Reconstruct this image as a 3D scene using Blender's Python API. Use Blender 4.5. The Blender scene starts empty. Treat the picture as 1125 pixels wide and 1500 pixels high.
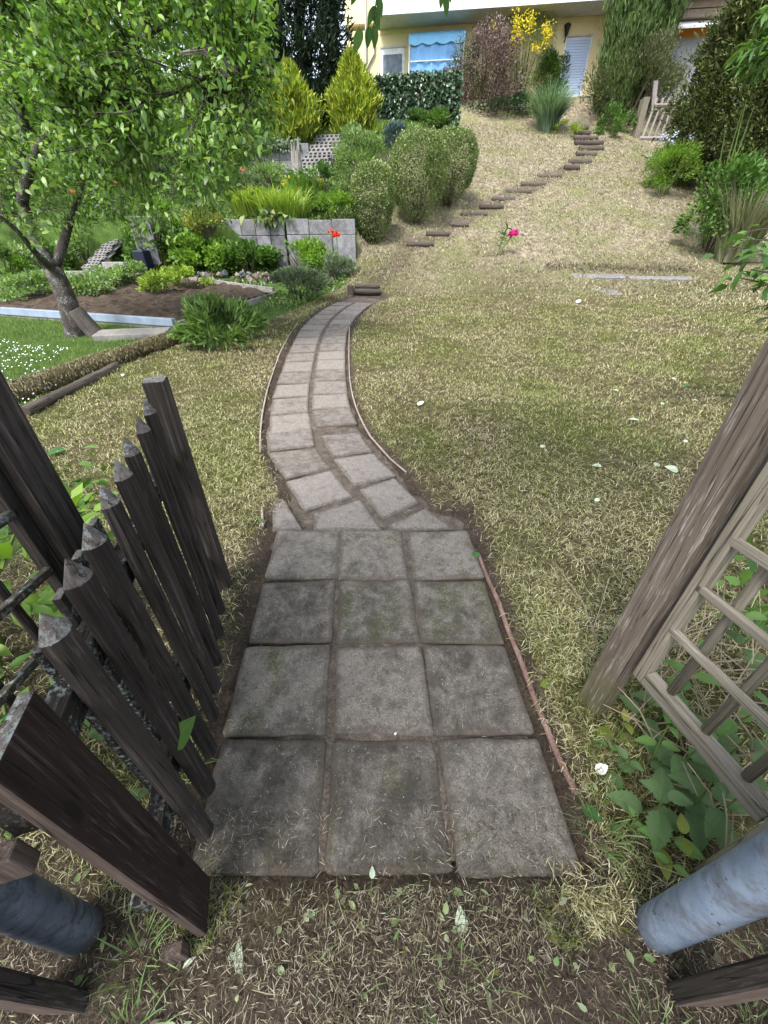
import bpy, math, random
import numpy as np
random.seed(7); RNG = np.random.default_rng(7)
SC = bpy.context.scene; COL = SC.collection
# ------------------------------------------------------------------ camera
PITCH = math.radians(34.8); F = 562.0; CAM = np.array([0.0, 0.0, 1.6])
FW = np.array([0, math.cos(PITCH), -math.sin(PITCH)]); UP = np.array([0, math.sin(PITCH), math.cos(PITCH)]); RT = np.array([1.0, 0, 0])
cd = bpy.data.cameras.new('camera'); cam = bpy.data.objects.new('camera', cd); COL.objects.link(cam)
cam.location = CAM; cam.rotation_euler = (math.radians(90) - PITCH, 0, 0)
cd.sensor_fit = 'VERTICAL'; cd.sensor_height = 36; cd.lens = 36 * F / 1500; cd.clip_start = .02; cd.clip_end = 400
SC.camera = cam
# ------------------------------------------------------------------ world, sun, exposure
W = bpy.data.worlds.new('World'); SC.world = W; W.use_nodes = True
wn = W.node_tree.nodes; wl = W.node_tree.links
bg = wn['Background']; sky = wn.new('ShaderNodeTexSky'); sky.sky_type = 'NISHITA'; sky.sun_disc = False
SUN = np.array([-.34, -.56, 1.0]); SUN /= np.linalg.norm(SUN)
sky.sun_elevation = math.asin(SUN[2]); sky.sun_rotation = math.atan2(SUN[0], SUN[1])
sky.air_density = 1.0; sky.dust_density = 3.0; sky.ozone_density = .6; sky.altitude = 200
hs = wn.new('ShaderNodeHueSaturation'); hs.inputs['Saturation'].default_value = .55
wl.new(sky.outputs[0], hs.inputs['Color']); wl.new(hs.outputs[0], bg.inputs[0]); bg.inputs[1].default_value = .15
sl = bpy.data.lights.new('sun', 'SUN'); sl.energy = 1.4; sl.angle = math.radians(14); sl.color = (1, .975, .94)
so = bpy.data.objects.new('sun', sl); COL.objects.link(so)
from mathutils import Vector, Matrix, Quaternion
so.rotation_euler = Vector(SUN).to_track_quat('Z', 'Y').to_euler(); so.location = (0, -5, 20)
SC.view_settings.view_transform = 'Standard'; SC.view_settings.look = 'None'; SC.view_settings.gamma = 1
SC.view_settings.exposure = 1.7; SC.view_settings.use_curve_mapping = False
SC.cycles.max_bounces = 8; SC.cycles.diffuse_bounces = 4; SC.cycles.transmission_bounces = 4
# ------------------------------------------------------------------ terrain
def sstep(a, b, x): t = np.clip((np.asarray(x, float) - a) / (b - a), 0, 1); return t * t * (3 - 2 * t)
RY = [-9, 0, 9, 10.6, 11.6, 13.5, 24, 26.2, 60]; RZ = [-.54, 0, .54, .65, .84, 1.56, 6.0, 7.45, 7.6]
LY = [-9, 0, 11, 13.3, 13.5, 17.9, 18.1, 21.9, 22.3, 26.2, 60]; LZ = [-.54, 0, .66, .95, 2.1, 3.7, 4.42, 5.75, 7.05, 7.45, 7.6]
XB_Y = [9, 11.6, 13.5, 18, 20, 22, 60]; XB_X = [-1.3, -1.0, -.75, -1.2, 1.2, 2.6, 2.8]
def Hr(y): return sum(np.interp(y + d, RY, RZ) for d in (-.6, -.35, -.12, .12, .35, .6)) / 6
def H(x, y):
    x = np.asarray(x, float); y = np.asarray(y, float)
    a = Hr(y); b = np.interp(y, LY, LZ); w = sstep(-.35, .35, x - np.interp(y, XB_Y, XB_X))
    return a * w + b * (1 - w)
def ray(px, py): d = FW + RT * (px - 562.5) / F + UP * (750 - py) / F; return d / np.linalg.norm(d)
def gp(px, py, dz=0.0):
    d = ray(px, py); t = .3
    while t < 90:
        p = CAM + d * t
        if p[2] < H(p[0], p[1]) + dz:
            lo, hi = t - .06, t
            for _ in range(18):
                m = (lo + hi) / 2; p = CAM + d * m
                if p[2] < H(p[0], p[1]) + dz: hi = m
                else: lo = m
            return CAM + d * hi
        t += .06
    return CAM + d * 30
def aty(px, py, Y): d = ray(px, py); return CAM + d * (Y / d[1])
def onground(x, y, dz=0.0): return np.array([x, y, float(H(x, y)) + dz])
# ------------------------------------------------------------------ object helpers
def props(o, label=None, cat=None, group=None, kind=None):
    for k, v in (('label', label), ('category', cat), ('group', group), ('kind', kind)):
        if v: o[k] = v
    return o
def root(name, label, cat, loc=(0, 0, 0), rz=0.0, group=None):
    o = bpy.data.objects.new(name, None); COL.objects.link(o); o.empty_display_size = .1
    o.location = loc; o.rotation_euler = (0, 0, rz); return props(o, label, cat, group)
def mesh(name, V, Fc, smooth=False):
    me = bpy.data.meshes.new(name); V = np.asarray(V, np.float32)
    if isinstance(Fc, np.ndarray):
        n, k = Fc.shape
        me.vertices.add(len(V)); me.vertices.foreach_set('co', V.ravel())
        me.loops.add(n * k); me.loops.foreach_set('vertex_index', Fc.astype(np.int32).ravel())
        me.polygons.add(n); me.polygons.foreach_set('loop_start', np.arange(0, n * k, k, dtype=np.int32))
        me.update(calc_edges=True)
    else:
        me.from_pydata(V.tolist(), [], [list(f) for f in Fc])
    me.validate()
    if smooth: me.polygons.foreach_set('use_smooth', np.ones(len(me.polygons), bool))
    me.update(); return me
def mk(name, V, Fc, mat, parent=None, off=None, smooth=False, bevel=0, **kw):
    V = np.asarray(V, float)
    if off is not None: V = V - np.asarray(off, float)
    me = mesh(name, V, Fc, smooth); me.materials.append(mat)
    o = bpy.data.objects.new(name, me); COL.objects.link(o)
    if parent: o.parent = parent
    if bevel:
        b = o.modifiers.new('edge', 'BEVEL'); b.width = bevel; b.segments = 2; b.limit_method = 'ANGLE'
    return props(o, **kw)
def inst(src, parent=None, loc=None, rot=None, scale=None, **kw):
    o = src.copy(); COL.objects.link(o); o.parent = parent
    if loc is not None: o.location = loc
    if rot is not None: o.rotation_euler = rot
    if scale is not None: o.scale = scale
    return props(o, **kw)
class MB:
    def __init__(s): s.V = []; s.F = []
    def add(s, V, Fc):
        n = len(s.V); s.V += [tuple(map(float, v)) for v in V]; s.F += [[int(i) + n for i in f] for f in Fc]; return s
    def mk(s, name, mat, parent=None, off=None, **kw): return mk(name, s.V, s.F, mat, parent, off, **kw)
def box(x0, x1, y0, y1, z0, z1):
    V = [(x, y, z) for z in (z0, z1) for y in (y0, y1) for x in (x0, x1)]
    return V, [(0, 2, 3, 1), (4, 5, 7, 6), (0, 1, 5, 4), (2, 6, 7, 3), (0, 4, 6, 2), (1, 3, 7, 5)]
def obox(c, ax, ay, az, hx, hy, hz):
    c = np.array(c, float); ax, ay, az = [np.array(a, float) / np.linalg.norm(a) for a in (ax, ay, az)]
    V, Fc = box(-hx, hx, -hy, hy, -hz, hz)
    return [c + ax * v[0] + ay * v[1] + az * v[2] for v in V], Fc
def tube(P, R, n=8, cap=True):
    P = np.asarray(P, float); R = np.broadcast_to(np.asarray(R, float), (len(P),)); V = []; Fc = []
    T = np.gradient(P, axis=0); T /= np.linalg.norm(T, axis=1)[:, None] + 1e-9
    a = np.array([1.0, 0, 0]) if abs(T[0][0]) < .8 else np.array([0, 1.0, 0])
    for i in range(len(P)):
        u = a - T[i] * (a @ T[i]); u /= np.linalg.norm(u); w = np.cross(T[i], u); a = u
        for k in range(n):
            t = 2 * math.pi * k / n; V.append(P[i] + R[i] * (u * math.cos(t) + w * math.sin(t)))
    for i in range(len(P) - 1):
        for k in range(n):
            k2 = (k + 1) % n; Fc.append((i * n + k, i * n + k2, i * n + n + k2, i * n + n + k))
    if cap: Fc.append(tuple(range(n - 1, -1, -1))); Fc.append(tuple((len(P) - 1) * n + k for k in range(n)))
    return V, Fc
def spline(P, n):
    P = np.asarray(P, float); d = np.r_[0, np.cumsum(np.linalg.norm(np.diff(P, axis=0), axis=1))]
    t = np.linspace(0, d[-1], n); Q = np.stack([np.interp(t, d, P[:, k]) for k in range(P.shape[1])], 1)
    for _ in range(3):
        Q[1:-1] = .25 * Q[:-2] + .5 * Q[1:-1] + .25 * Q[2:]
    return Q
def vnoise(x, y, seed=0, sc=1.0):
    x = np.asarray(x) * sc + seed * 17.3; y = np.asarray(y) * sc + seed * 9.1
    xi = np.floor(x).astype(int); yi = np.floor(y).astype(int); fx = x - xi; fy = y - yi
    fx = fx * fx * (3 - 2 * fx); fy = fy * fy * (3 - 2 * fy)
    def h(a, b): n = np.sin(a * 127.1 + b * 311.7 + seed * 74.7) * 43758.5453; return n - np.floor(n)
    return (h(xi, yi) * (1 - fx) + h(xi + 1, yi) * fx) * (1 - fy) + (h(xi, yi + 1) * (1 - fx) + h(xi + 1, yi + 1) * fx) * fy
# ------------------------------------------------------------------ materials
class MT:
    def __init__(s, name, rough=.85, spec=.3):
        s.m = bpy.data.materials.new(name); s.m.use_nodes = True; s.t = s.m.node_tree; s.b = s.t.nodes['Principled BSDF']
        s.b.inputs['Roughness'].default_value = rough; s.b.inputs['Specular IOR Level'].default_value = spec
    def n(s, typ, **kw):
        nd = s.t.nodes.new('ShaderNode' + typ)
        for k, v in kw.items():
            if k[0] == '_': setattr(nd, k[1:], v)
            else:
                i = nd.inputs[int(k[1:]) if k[0] == 'i' and k[1:].isdigit() else k.replace('__', ' ')]
                if hasattr(v, 'is_output'): s.t.links.new(v, i)
                else: i.default_value = v
        return nd
    def ramp(s, fac, stops, interp='LINEAR'):
        r = s.t.nodes.new('ShaderNodeValToRGB'); s.t.links.new(fac, r.inputs[0]); e = r.color_ramp.elements; r.color_ramp.interpolation = interp
        while len(e) < len(stops): e.new(.5)
        for q, (p, c) in zip(e, stops):
            q.position = p; q.color = (*c, 1) if not isinstance(c, (int, float)) else (c, c, c, 1)
        return r.outputs[0]
    def mix(s, f, a, b, mode='MIX'):
        m = s.t.nodes.new('ShaderNodeMix'); m.data_type = 'RGBA'; m.blend_type = mode
        for i, v in ((0, f), (6, a), (7, b)):
            if hasattr(v, 'is_output'): s.t.links.new(v, m.inputs[i])
            else: m.inputs[i].default_value = v if i == 0 else (*v, 1)
        return m.outputs[2]
    def noise(s, vec, scale, detail=4, rough=.55, dist=0):
        return s.n('TexNoise', Vector=vec, Scale=scale, Detail=detail, Roughness=rough, Distortion=dist).outputs[0]
    def obj(s, sc=None):
        o = s.n('TexCoord').outputs['Object']
        if sc: o = s.n('Mapping', Vector=o, Scale=sc).outputs[0]
        return o
    def pos(s): return s.n('NewGeometry').outputs['Position']
    def objrand(s): return s.n('ObjectInfo').outputs['Random']
    def island(s): return s.n('NewGeometry').outputs['Random Per Island']
    def attr(s, a): return s.n('Attribute', _attribute_name=a).outputs['Fac']
    def col(s, c): s.t.links.new(c, s.b.inputs['Base Color']) if hasattr(c, 'is_output') else setattr(s.b.inputs['Base Color'], 'default_value', (*c, 1)); return s
    def bump(s, h, st=.4, d=.01): s.t.links.new(s.n('Bump', Strength=st, Distance=d, Height=h).outputs[0], s.b.inputs['Normal']); return s
    def rough(s, v): s.t.links.new(v, s.b.inputs['Roughness']); return s
def leafmat(name, cols, trans=.3, rough=.5, spec=.35, var=None):
    M = MT(name, rough, spec); r = M.island(); c = M.ramp(r, [(i / (len(cols) - 1), k) for i, k in enumerate(cols)])
    nz = M.noise(M.pos(), 2.3, 3); c = M.mix(1.0, c, M.ramp(nz, [(.3, .72), (.7, 1.25)]), 'MULTIPLY')
    M.col(c)
    if trans:
        tr = M.n('BsdfTranslucent'); M.t.links.new(M.mix(1.0, c, (1.25, 1.3, .6), 'MULTIPLY'), tr.inputs[0])
        ms = M.n('MixShader', Fac=trans); M.t.links.new(M.b.outputs[0], ms.inputs[1]); M.t.links.new(tr.outputs[0], ms.inputs[2])
        M.t.links.new(ms.outputs[0], M.t.nodes['Material Output'].inputs[0])
    return M.m
def flat(name, c, rough=.7, spec=.3, metal=0, nz=.15, sc=8):
    M = MT(name, rough, spec); M.b.inputs['Metallic'].default_value = metal
    n = M.noise(M.obj(), sc, 5); M.col(M.mix(1.0, c, M.ramp(n, [(.3, 1 - nz), (.7, 1 + nz)]), 'MULTIPLY')); return M.m
def woodmat(name, dark, mid, light, axis=2, lichen=0.0, green=0.0, fibre=.5):
    M = MT(name, .88, .18); s = [75, 75, 75]; s[axis] = 2.6
    v = M.n('VectorMath', _operation='ADD', i0=M.obj(), i1=M.n('CombineXYZ', X=M.n('Math', _operation='MULTIPLY', i0=M.objrand(), i1=9.0).outputs[0]).outputs[0]).outputs[0]
    g = M.noise(M.n('Mapping', Vector=v, Scale=tuple(s)).outputs[0], 1.0, 6, .65, .3)
    c = M.ramp(g, [(.28, dark), (.5, mid), (.56, mid), (.78, light)])
    s2 = [190, 190, 190]; s2[axis] = 11
    flk = M.noise(M.n('Mapping', Vector=v, Scale=tuple(s2)).outputs[0], 1.0, 4, .6)
    patch = M.noise(v, 5.0, 4)
    c = M.mix(M.n('Math', _operation='MULTIPLY', i0=M.ramp(flk, [(.56, 0.0), (.66, fibre)]), i1=M.ramp(patch, [(.42, 0.0), (.62, 1.0)])).outputs[0], c, light)
    s3 = [46, 46, 46]; s3[axis] = .9
    ck = M.noise(M.n('Mapping', Vector=v, Scale=tuple(s3)).outputs[0], 1.0, 2, .5, .4); c = M.mix(M.ramp(ck, [(.485, 0.0), (.497, .85), (.503, .85), (.515, 0.0)]), c, tuple(q * .35 for q in dark))
    kn = M.n('TexVoronoi', Vector=M.n('Mapping', Vector=v, Scale=tuple(9 if i != axis else 3.2 for i in range(3))).outputs[0], Scale=1.0).outputs[0]; c = M.mix(M.ramp(kn, [(.08, .8), (.13, 0.0)]), c, dark)
    c = M.mix(1.0, c, M.ramp(M.objrand(), [(0, .8), (1, 1.25)]), 'MULTIPLY')
    if lichen:
        L = M.noise(v, 70, 6, .7); P2 = M.noise(v, 9, 3)
        c = M.mix(M.n('Math', _operation='MULTIPLY', i0=M.ramp(L, [(.5, 0.0), (.6, 1.0)]), i1=M.ramp(P2, [(.5 - lichen * .2, 0.0), (.62, 1.0)])).outputs[0], c, (.27, .3, .29))
        Y = M.noise(v, 120, 3); c = M.mix(M.ramp(Y, [(.68, 0.0), (.72, .8)]), c, (.34, .3, .08))
    if green:
        z = M.n('SeparateXYZ', Vector=M.pos()).outputs[2]; P3 = M.noise(v, 14, 5, .65)
        gz = M.n('Math', _operation='ADD', i0=M.ramp(z, [(.05, .62), (.5, .12)]), i1=M.n('Math', _operation='MULTIPLY', i0=P3, i1=.6).outputs[0]).outputs[0]
        c = M.mix(M.ramp(gz, [(.55, 0.0), (.85, green)]), c, (.085, .09, .028))
    M.col(c); M.bump(g, .5, .004)
    return M.m
def concretemat(name, c1, c2, stain=(.06, .055, .05), st=.5, sc=1.0, moss=0.0, rnd=.25):
    M = MT(name, .92, .2)
    v = M.n('VectorMath', _operation='ADD', i0=M.obj(), i1=M.n('CombineXYZ', X=M.n('Math', _operation='MULTIPLY', i0=M.objrand(), i1=31.0).outputs[0]).outputs[0]).outputs[0]
    a = M.noise(v, 9 * sc, 6, .65); c = M.ramp(a, [(.32, c1), (.68, c2)])
    sp = M.noise(v, 150 * sc, 4, .75); c = M.mix(1.0, c, M.ramp(sp, [(.3, .35), (.48, .95), (.6, 1.1), (.68, 2.3)]), 'MULTIPLY')
    s1 = M.noise(v, 3.2 * sc, 5, .7); s2 = M.noise(v, 45 * sc, 5, .75)
    sm = M.n('Math', _operation='ADD', i0=M.n('Math', _operation='MULTIPLY', i0=s1, i1=.6).outputs[0], i1=M.n('Math', _operation='MULTIPLY', i0=s2, i1=.4).outputs[0]).outputs[0]
    c = M.mix(M.ramp(sm, [(.47, 0.0), (.6, st)]), c, stain)
    if moss:
        g1 = M.noise(v, 5 * sc, 3); g2 = M.noise(v, 60 * sc, 4, .7)
        gm = M.n('Math', _operation='MULTIPLY', i0=M.ramp(g1, [(.56, 0.0), (.68, 1.0)]), i1=M.ramp(g2, [(.42, 0.0), (.6, moss)])).outputs[0]
        c = M.mix(gm, c, (.075, .085, .03))
    c = M.mix(1.0, c, M.ramp(M.objrand(), [(0, 1 - rnd), (1, 1 + rnd)]), 'MULTIPLY')
    M.col(c); M.bump(M.noise(v, 120 * sc, 4, .7), .5, .004); return M.m
MW_DARK = woodmat('wood_dark_brown', (.011, .009, .008), (.034, .028, .024), (.12, .107, .097), 2, .0, 0, .55)
MW_LICH = woodmat('wood_dark_lichen', (.007, .007, .006), (.022, .02, .018), (.06, .06, .055), 2, .8, 0, .4)
MW_END = woodmat('wood_end_grain', (.04, .034, .03), (.12, .105, .095), (.24, .215, .2), 2, .5, 0, .5)
MW_GREY = woodmat('wood_weathered_grey', (.08, .07, .05), (.2, .178, .138), (.34, .31, .26), 2, 0, .5, .5)
MW_GREYY = woodmat('wood_weathered_grey_rail', (.08, .07, .05), (.22, .195, .155), (.36, .33, .28), 1, 0, .35, .5)
MW_RED = woodmat('wood_worn_red_stain', (.06, .05, .04), (.125, .1, .08), (.35, .325, .285), 2, 0, .6, 1.0)
MW_RAIL = woodmat('wood_dark_rail', (.007, .006, .005), (.022, .018, .016), (.08, .07, .062), 0, .6, 0, .4)
MW_BRN = woodmat('wood_brown_and_lit_side', (.035, .025, .02), (.09, .066, .053), (.2, .165, .14), 2, 0, 0, .6)  # brown wood, also used as the sunlit side of darker timbers
MW_LOG = woodmat('wood_log_step', (.032, .026, .021), (.085, .07, .058), (.2, .17, .145), 0, 0, 0, .5)
M_SLAB = concretemat('paving_concrete', (.10, .09, .078), (.20, .182, .16), (.035, .031, .028), .85, 1.5, .75, .2)
M_SLABC = concretemat('paving_concrete_clean', (.17, .15, .132), (.275, .245, .22), (.07, .06, .052), .7, 1.3, .3, .12)
M_CONC = concretemat('retaining_concrete', (.15, .15, .158), (.27, .27, .285), (.07, .07, .07), .75, .7, .2, .12)
M_BEDST = concretemat('bed_edge_concrete', (.2, .19, .18), (.32, .3, .28), (.1, .09, .085), .4, .8, .1, .2)
M_EDGE = concretemat('edging_concrete_reddish', (.15, .085, .07), (.26, .17, .145), (.08, .05, .045), .4, 1.4, 0, .1)
M_EDGEP = concretemat('edging_concrete_pale', (.3, .25, .215), (.42, .35, .31), (.16, .12, .1), .5, 1.4, 0, .1)
def slabmat(name, c1, c2, stain, lo, moss):
    M = MT(name, .93, .18); rnd = M.objrand()
    off = M.n('CombineXYZ', X=M.n('Math', _operation='MULTIPLY', i0=rnd, i1=37.0).outputs[0], Y=M.n('Math', _operation='MULTIPLY', i0=rnd, i1=91.0).outputs[0]).outputs[0]
    v = M.n('VectorMath', _operation='ADD', i0=M.obj(), i1=off).outputs[0]
    c = M.ramp(M.noise(v, 26, 6, .7), [(.3, c1), (.7, c2)])
    c = M.mix(1.0, c, M.ramp(M.noise(v, 170, 4, .8), [(.3, .3), (.48, .95), (.56, 1.05), (.7, 1.8)]), 'MULTIPLY')
    r2 = M.n('Math', _operation='FRACT', i0=M.n('Math', _operation='MULTIPLY', i0=rnd, i1=7.13).outputs[0]).outputs[0]
    st = M.n('Math', _operation='MULTIPLY_ADD', i0=M.n('Math', _operation='SUBTRACT', i0=r2, i1=.5).outputs[0], i1=.12, i2=M.noise(v, 8.5, 9, .78, .3)).outputs[0]
    c = M.mix(M.ramp(st, [(lo, 0.0), (lo + .09, .45), (lo + .2, .85)]), c, stain)
    r3 = M.n('Math', _operation='FRACT', i0=M.n('Math', _operation='MULTIPLY', i0=rnd, i1=13.7).outputs[0]).outputs[0]
    ms = M.n('Math', _operation='MULTIPLY_ADD', i0=M.n('Math', _operation='SUBTRACT', i0=r3, i1=.5).outputs[0], i1=.2, i2=M.noise(v, 6.0, 8, .7)).outputs[0]
    c = M.mix(M.n('Math', _operation='MULTIPLY', i0=M.ramp(ms, [(.55, 0.0), (.68, moss)]), i1=M.ramp(M.noise(v, 90, 3, .7), [(.38, .1), (.6, 1.0)])).outputs[0], c, (.06, .068, .022))
    vo = M.n('TexVoronoi', Vector=v, Scale=95.0); spk = M.n('Math', _operation='MULTIPLY', i0=M.ramp(vo.outputs[0], [(.14, 1.0), (.2, 0.0)]), i1=M.ramp(M.n('SeparateColor', Color=vo.outputs[1]).outputs[0], [(.8, 0.0), (.84, .85)])).outputs[0]
    c = M.mix(spk, c, (.42, .41, .39))
    ed = M.n('Math', _operation='ADD', i0=M.attr('rim'), i1=M.n('Math', _operation='MULTIPLY_ADD', i0=M.noise(v, 38, 5, .7), i1=1.3, i2=-.75).outputs[0]).outputs[0]
    c = M.mix(M.ramp(ed, [(.6, 0.0), (1.15, .75)]), c, (.085, .07, .056))
    c = M.mix(1.0, c, M.ramp(r2, [(0, 1.07), (1, .93)]), 'MULTIPLY'); M.col(c)
    h = M.n('Math', _operation='ADD', i0=M.noise(v, 160, 4, .75), i1=M.noise(v, 12, 4)).outputs[0]; M.bump(h, .7, .006); return M.m
def steel(name, a, b, dirt):
    M = MT(name, .5, .5); M.b.inputs['Metallic'].default_value = .25; v = M.obj()
    c = M.ramp(M.noise(v, 14, 5, .6), [(.35, a), (.65, b)]); d = M.noise(v, 7, 6, .7, .5)
    c = M.mix(M.ramp(d, [(.5, 0.0), (.62, .85)]), c, dirt); d2 = M.noise(v, 26, 7, .75); c = M.mix(M.ramp(d2, [(.52, 0.0), (.64, .6)]), c, dirt)
    zz_ = M.n('SeparateXYZ', Vector=v).outputs[2]; c = M.mix(M.ramp(M.n('Math', _operation='MULTIPLY_ADD', i0=d2, i1=.3, i2=zz_).outputs[0], [(.14, .9), (.26, 0.0)]), c, (.07, .06, .05))
    sp = M.noise(v, 55, 3, .6); c = M.mix(M.ramp(sp, [(.66, 0.0), (.7, .8)]), c, (.05, .045, .04))
    M.col(c); M.bump(M.noise(v, 40, 4), .2, .003); M.rough(M.ramp(d, [(.4, .4), (.7, .8)])); return M.m
M_SLAB = slabmat('paving_concrete', (.13, .116, .099), (.215, .194, .168), (.042, .038, .031), .44, 1.0); M_SLABC = slabmat('paving_concrete_clean', (.165, .146, .13), (.24, .215, .19), (.085, .07, .06), .5, .4)
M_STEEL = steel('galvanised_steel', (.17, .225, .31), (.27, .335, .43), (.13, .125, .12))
M_STEEL_SHADE = steel('galvanised_steel_shaded', (.10, .125, .16), (.17, .2, .25), (.03, .03, .03))  # same steel, darkened to stand for shade on the left post
# ------------------------------------------------------------------ layout lines
def path_pts(L): return np.array([gp(*p) for p in L])
CEN = path_pts([(536, 768), (519, 724), (485, 672), (463, 640), (455, 604), (454.6, 581), (457, 561), (460, 538), (465, 512), (473, 486), (485, 469), (497, 458), (514, 446), (529, 440), (540, 436)])[:, :2]
CENS = spline(CEN, 60)
EDGEL = path_pts([(266, 500), (200, 524), (130, 556), (55, 588)])            # edging log on the left
LBY = np.r_[-4, 2.2, 3.0, EDGEL[::-1, 1], gp(400, 470)[1], gp(455, 440)[1], 11.5]; LBX = np.r_[-1.25, -2.2, -3.3, EDGEL[::-1, 0], gp(395, 470)[0], gp(465, 438)[0], -1.0]
def segdist(x, y, P):
    d = np.full(np.shape(x), 1e9)
    for a, b in zip(P[:-1], P[1:]):
        ab = b - a; t = np.clip(((x - a[0]) * ab[0] + (y - a[1]) * ab[1]) / (ab @ ab), 0, 1)
        d = np.minimum(d, np.hypot(x - a[0] - t * ab[0], y - a[1] - t * ab[1]))
    return d
def padx(y): return -.02 - .055 * (y - .72)
def path_d(x, y):          # <0 inside the paved strip
    d1 = segdist(x, y, CENS[1::2]) - .47
    d2 = np.maximum(np.abs(x - padx(y)) - .68, np.maximum(.33 - y, y - 2.15))
    return np.minimum(d1, d2)
STEPL = np.array([gp(*q) for q in ((537, 428), (598, 358), (640, 344), (694, 316), (737, 293), (780, 271), (812, 258), (848, 238), (866, 215), (856, 200), (848, 186))])[:, :2]
def zones(x, y):
    lb = np.interp(y, LBY, LBX); left = x < np.where(y > 11.2, np.interp(y, XB_Y, XB_X), lb)
    green = np.where(left, 1.0, 0.0)
    soil = np.maximum(sstep(.55, .15, y + .25 * (vnoise(x, y, 3, 5) - .5)), sstep(.10, .0, path_d(x, y)))
    soil = np.maximum(soil, sstep(-.6, -.75, x) * sstep(1.9, 1.5, y) * .8)
    soil = np.maximum(soil, .6 * sstep(.55, .1, segdist(x, y, STEPL) + .25 * (vnoise(x, y, 6, 3) - .5)))
    tan = sstep(9.5, 14, y + 2.0 * (vnoise(x, y, 4, .6) - .5))
    return green, soil, tan
# ------------------------------------------------------------------ ground sheet
xs = np.r_[-60, -45, -34, -26, -20, -16, -13, np.arange(-11, -3, .16), np.arange(-3, 3, .045), np.arange(3, 9, .14), 9.5, 10.5, 12, 14, 17, 21, 27, 35, 45, 60]
ys = np.r_[-30, -20, -12, -8, -5, np.arange(-3, -.2, .2), np.arange(-.2, 4.5, .045), np.arange(4.5, 12, .09), np.arange(12, 27, .14), 28, 30, 34, 40, 50, 70, 100, 150]
GX, GY = np.meshgrid(xs, ys); pd = path_d(GX, GY)
GZ = H(GX, np.clip(GY, -9, 60))
nz = (vnoise(GX, GY, 1, 1.3) - .5) * .05 + (vnoise(GX, GY, 2, 6) - .5) * .022 + (vnoise(GX, GY, 5, 22) - .5) * .014
GZ = GZ + nz * sstep(.02, .25, pd) * np.where(GX < np.interp(GY, XB_Y, XB_X), .6, 1) + .014 * sstep(-.01, .10, pd) - .032 * sstep(.03, -.03, pd)
ny, nx = GX.shape; I = np.arange(nx * ny).reshape(ny, nx)
GF = np.stack([I[:-1, :-1], I[:-1, 1:], I[1:, 1:], I[1:, :-1]], -1).reshape(-1, 4)
M = MT('ground_cover', .95, .1); p = M.pos()
big = M.noise(p, .9, 4, .6); med = M.noise(p, 5, 5, .65); fine = M.noise(p, 75, 4, .7)
dry = M.ramp(M.noise(p, 16, 6, .72), [(.3, (.03, .024, .015)), (.48, (.085, .07, .038)), (.7, (.22, .19, .10))])
mos = M.ramp(M.noise(p, 14, 6, .7), [(.3, (.025, .03, .008)), (.65, (.11, .125, .03))])
c = M.mix(M.ramp(big, [(.42, 0.0), (.62, .8)]), dry, mos)
p2 = M.n('Mapping', Vector=p, Scale=(1.0, .55, .55)).outputs[0]; tan = M.ramp(M.noise(p2, 11, 6, .75), [(.32, (.07, .056, .038)), (.48, (.22, .185, .125)), (.66, (.42, .37, .265))]); tan = M.mix(M.ramp(M.noise(p, .8, 5, .7), [(.44, 0.0), (.62, .75)]), tan, (.17, .185, .07)); tan = M.mix(M.ramp(M.noise(p, 1.7, 6, .75), [(.54, 0.0), (.68, .7)]), tan, (.12, .095, .068)); c = M.mix(M.attr('tan'), c, tan)
grn = M.ramp(med, [(.3, (.035, .06, .015)), (.65, (.08, .14, .03))]); c = M.mix(M.attr('green'), c, grn)
soi = M.ramp(med, [(.3, (.045, .034, .026)), (.65, (.1, .078, .058))]); c = M.mix(M.attr('soil'), c, soi)
c = M.mix(1.0, c, M.ramp(fine, [(.25, .35), (.5, .9), (.75, 1.5)]), 'MULTIPLY'); M.col(c); M.bump(fine, .9, .02); M_GROUND = M.m
ground = mk('ground', np.stack([GX, GY, GZ], -1).reshape(-1, 3), GF, M_GROUND, smooth=True, kind='structure')
zg, zs, zt = zones(GX, GY)
for nm, arr in (('green', zg), ('soil', zs), ('tan', zt)):
    a = ground.data.attributes.new(nm, 'FLOAT', 'POINT'); a.data.foreach_set('value', arr.astype(np.float32).ravel())
# ------------------------------------------------------------------ garden path
M = MT('joint_soil', .95, .1); med = M.noise(M.pos(), 14, 6, .7)
M.col(M.mix(1.0, M.ramp(med, [(.3, (.055, .045, .036)), (.55, (.115, .095, .077)), (.75, (.2, .17, .14))]), M.ramp(M.noise(M.pos(), 120, 4, .7), [(.3, .5), (.7, 1.4)]), 'MULTIPLY')); M.bump(med, .8, .02); M_JOINT = M.m
mb = MB()
def strip(mb, C, hw, dz):
    T = np.gradient(C, axis=0); T /= np.linalg.norm(T, axis=1)[:, None]; Nn = np.stack([T[:, 1], -T[:, 0]], 1); V = []
    for c_, n_ in zip(C, Nn):
        for s in (-1, -.33, .33, 1):
            q = c_ + n_ * s * hw; V.append(onground(q[0], q[1], dz + .004 * math.sin(31 * q[0] + 17 * q[1]) - (.035 if abs(s) == 1 else 0)))
    Fc = [(4 * i + k, 4 * i + k + 1, 4 * i + k + 5, 4 * i + k + 4) for i in range(len(C) - 1) for k in range(3)]
    mb.add(V, Fc)
PADC = np.array([[padx(y), y] for y in np.linspace(.35, 2.3, 14)])
strip(mb, PADC, .66, -.0035); strip(mb, CENS, .5, -.0055)
gpath = mb.mk('garden_path', M_JOINT, kind='structure')
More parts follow.
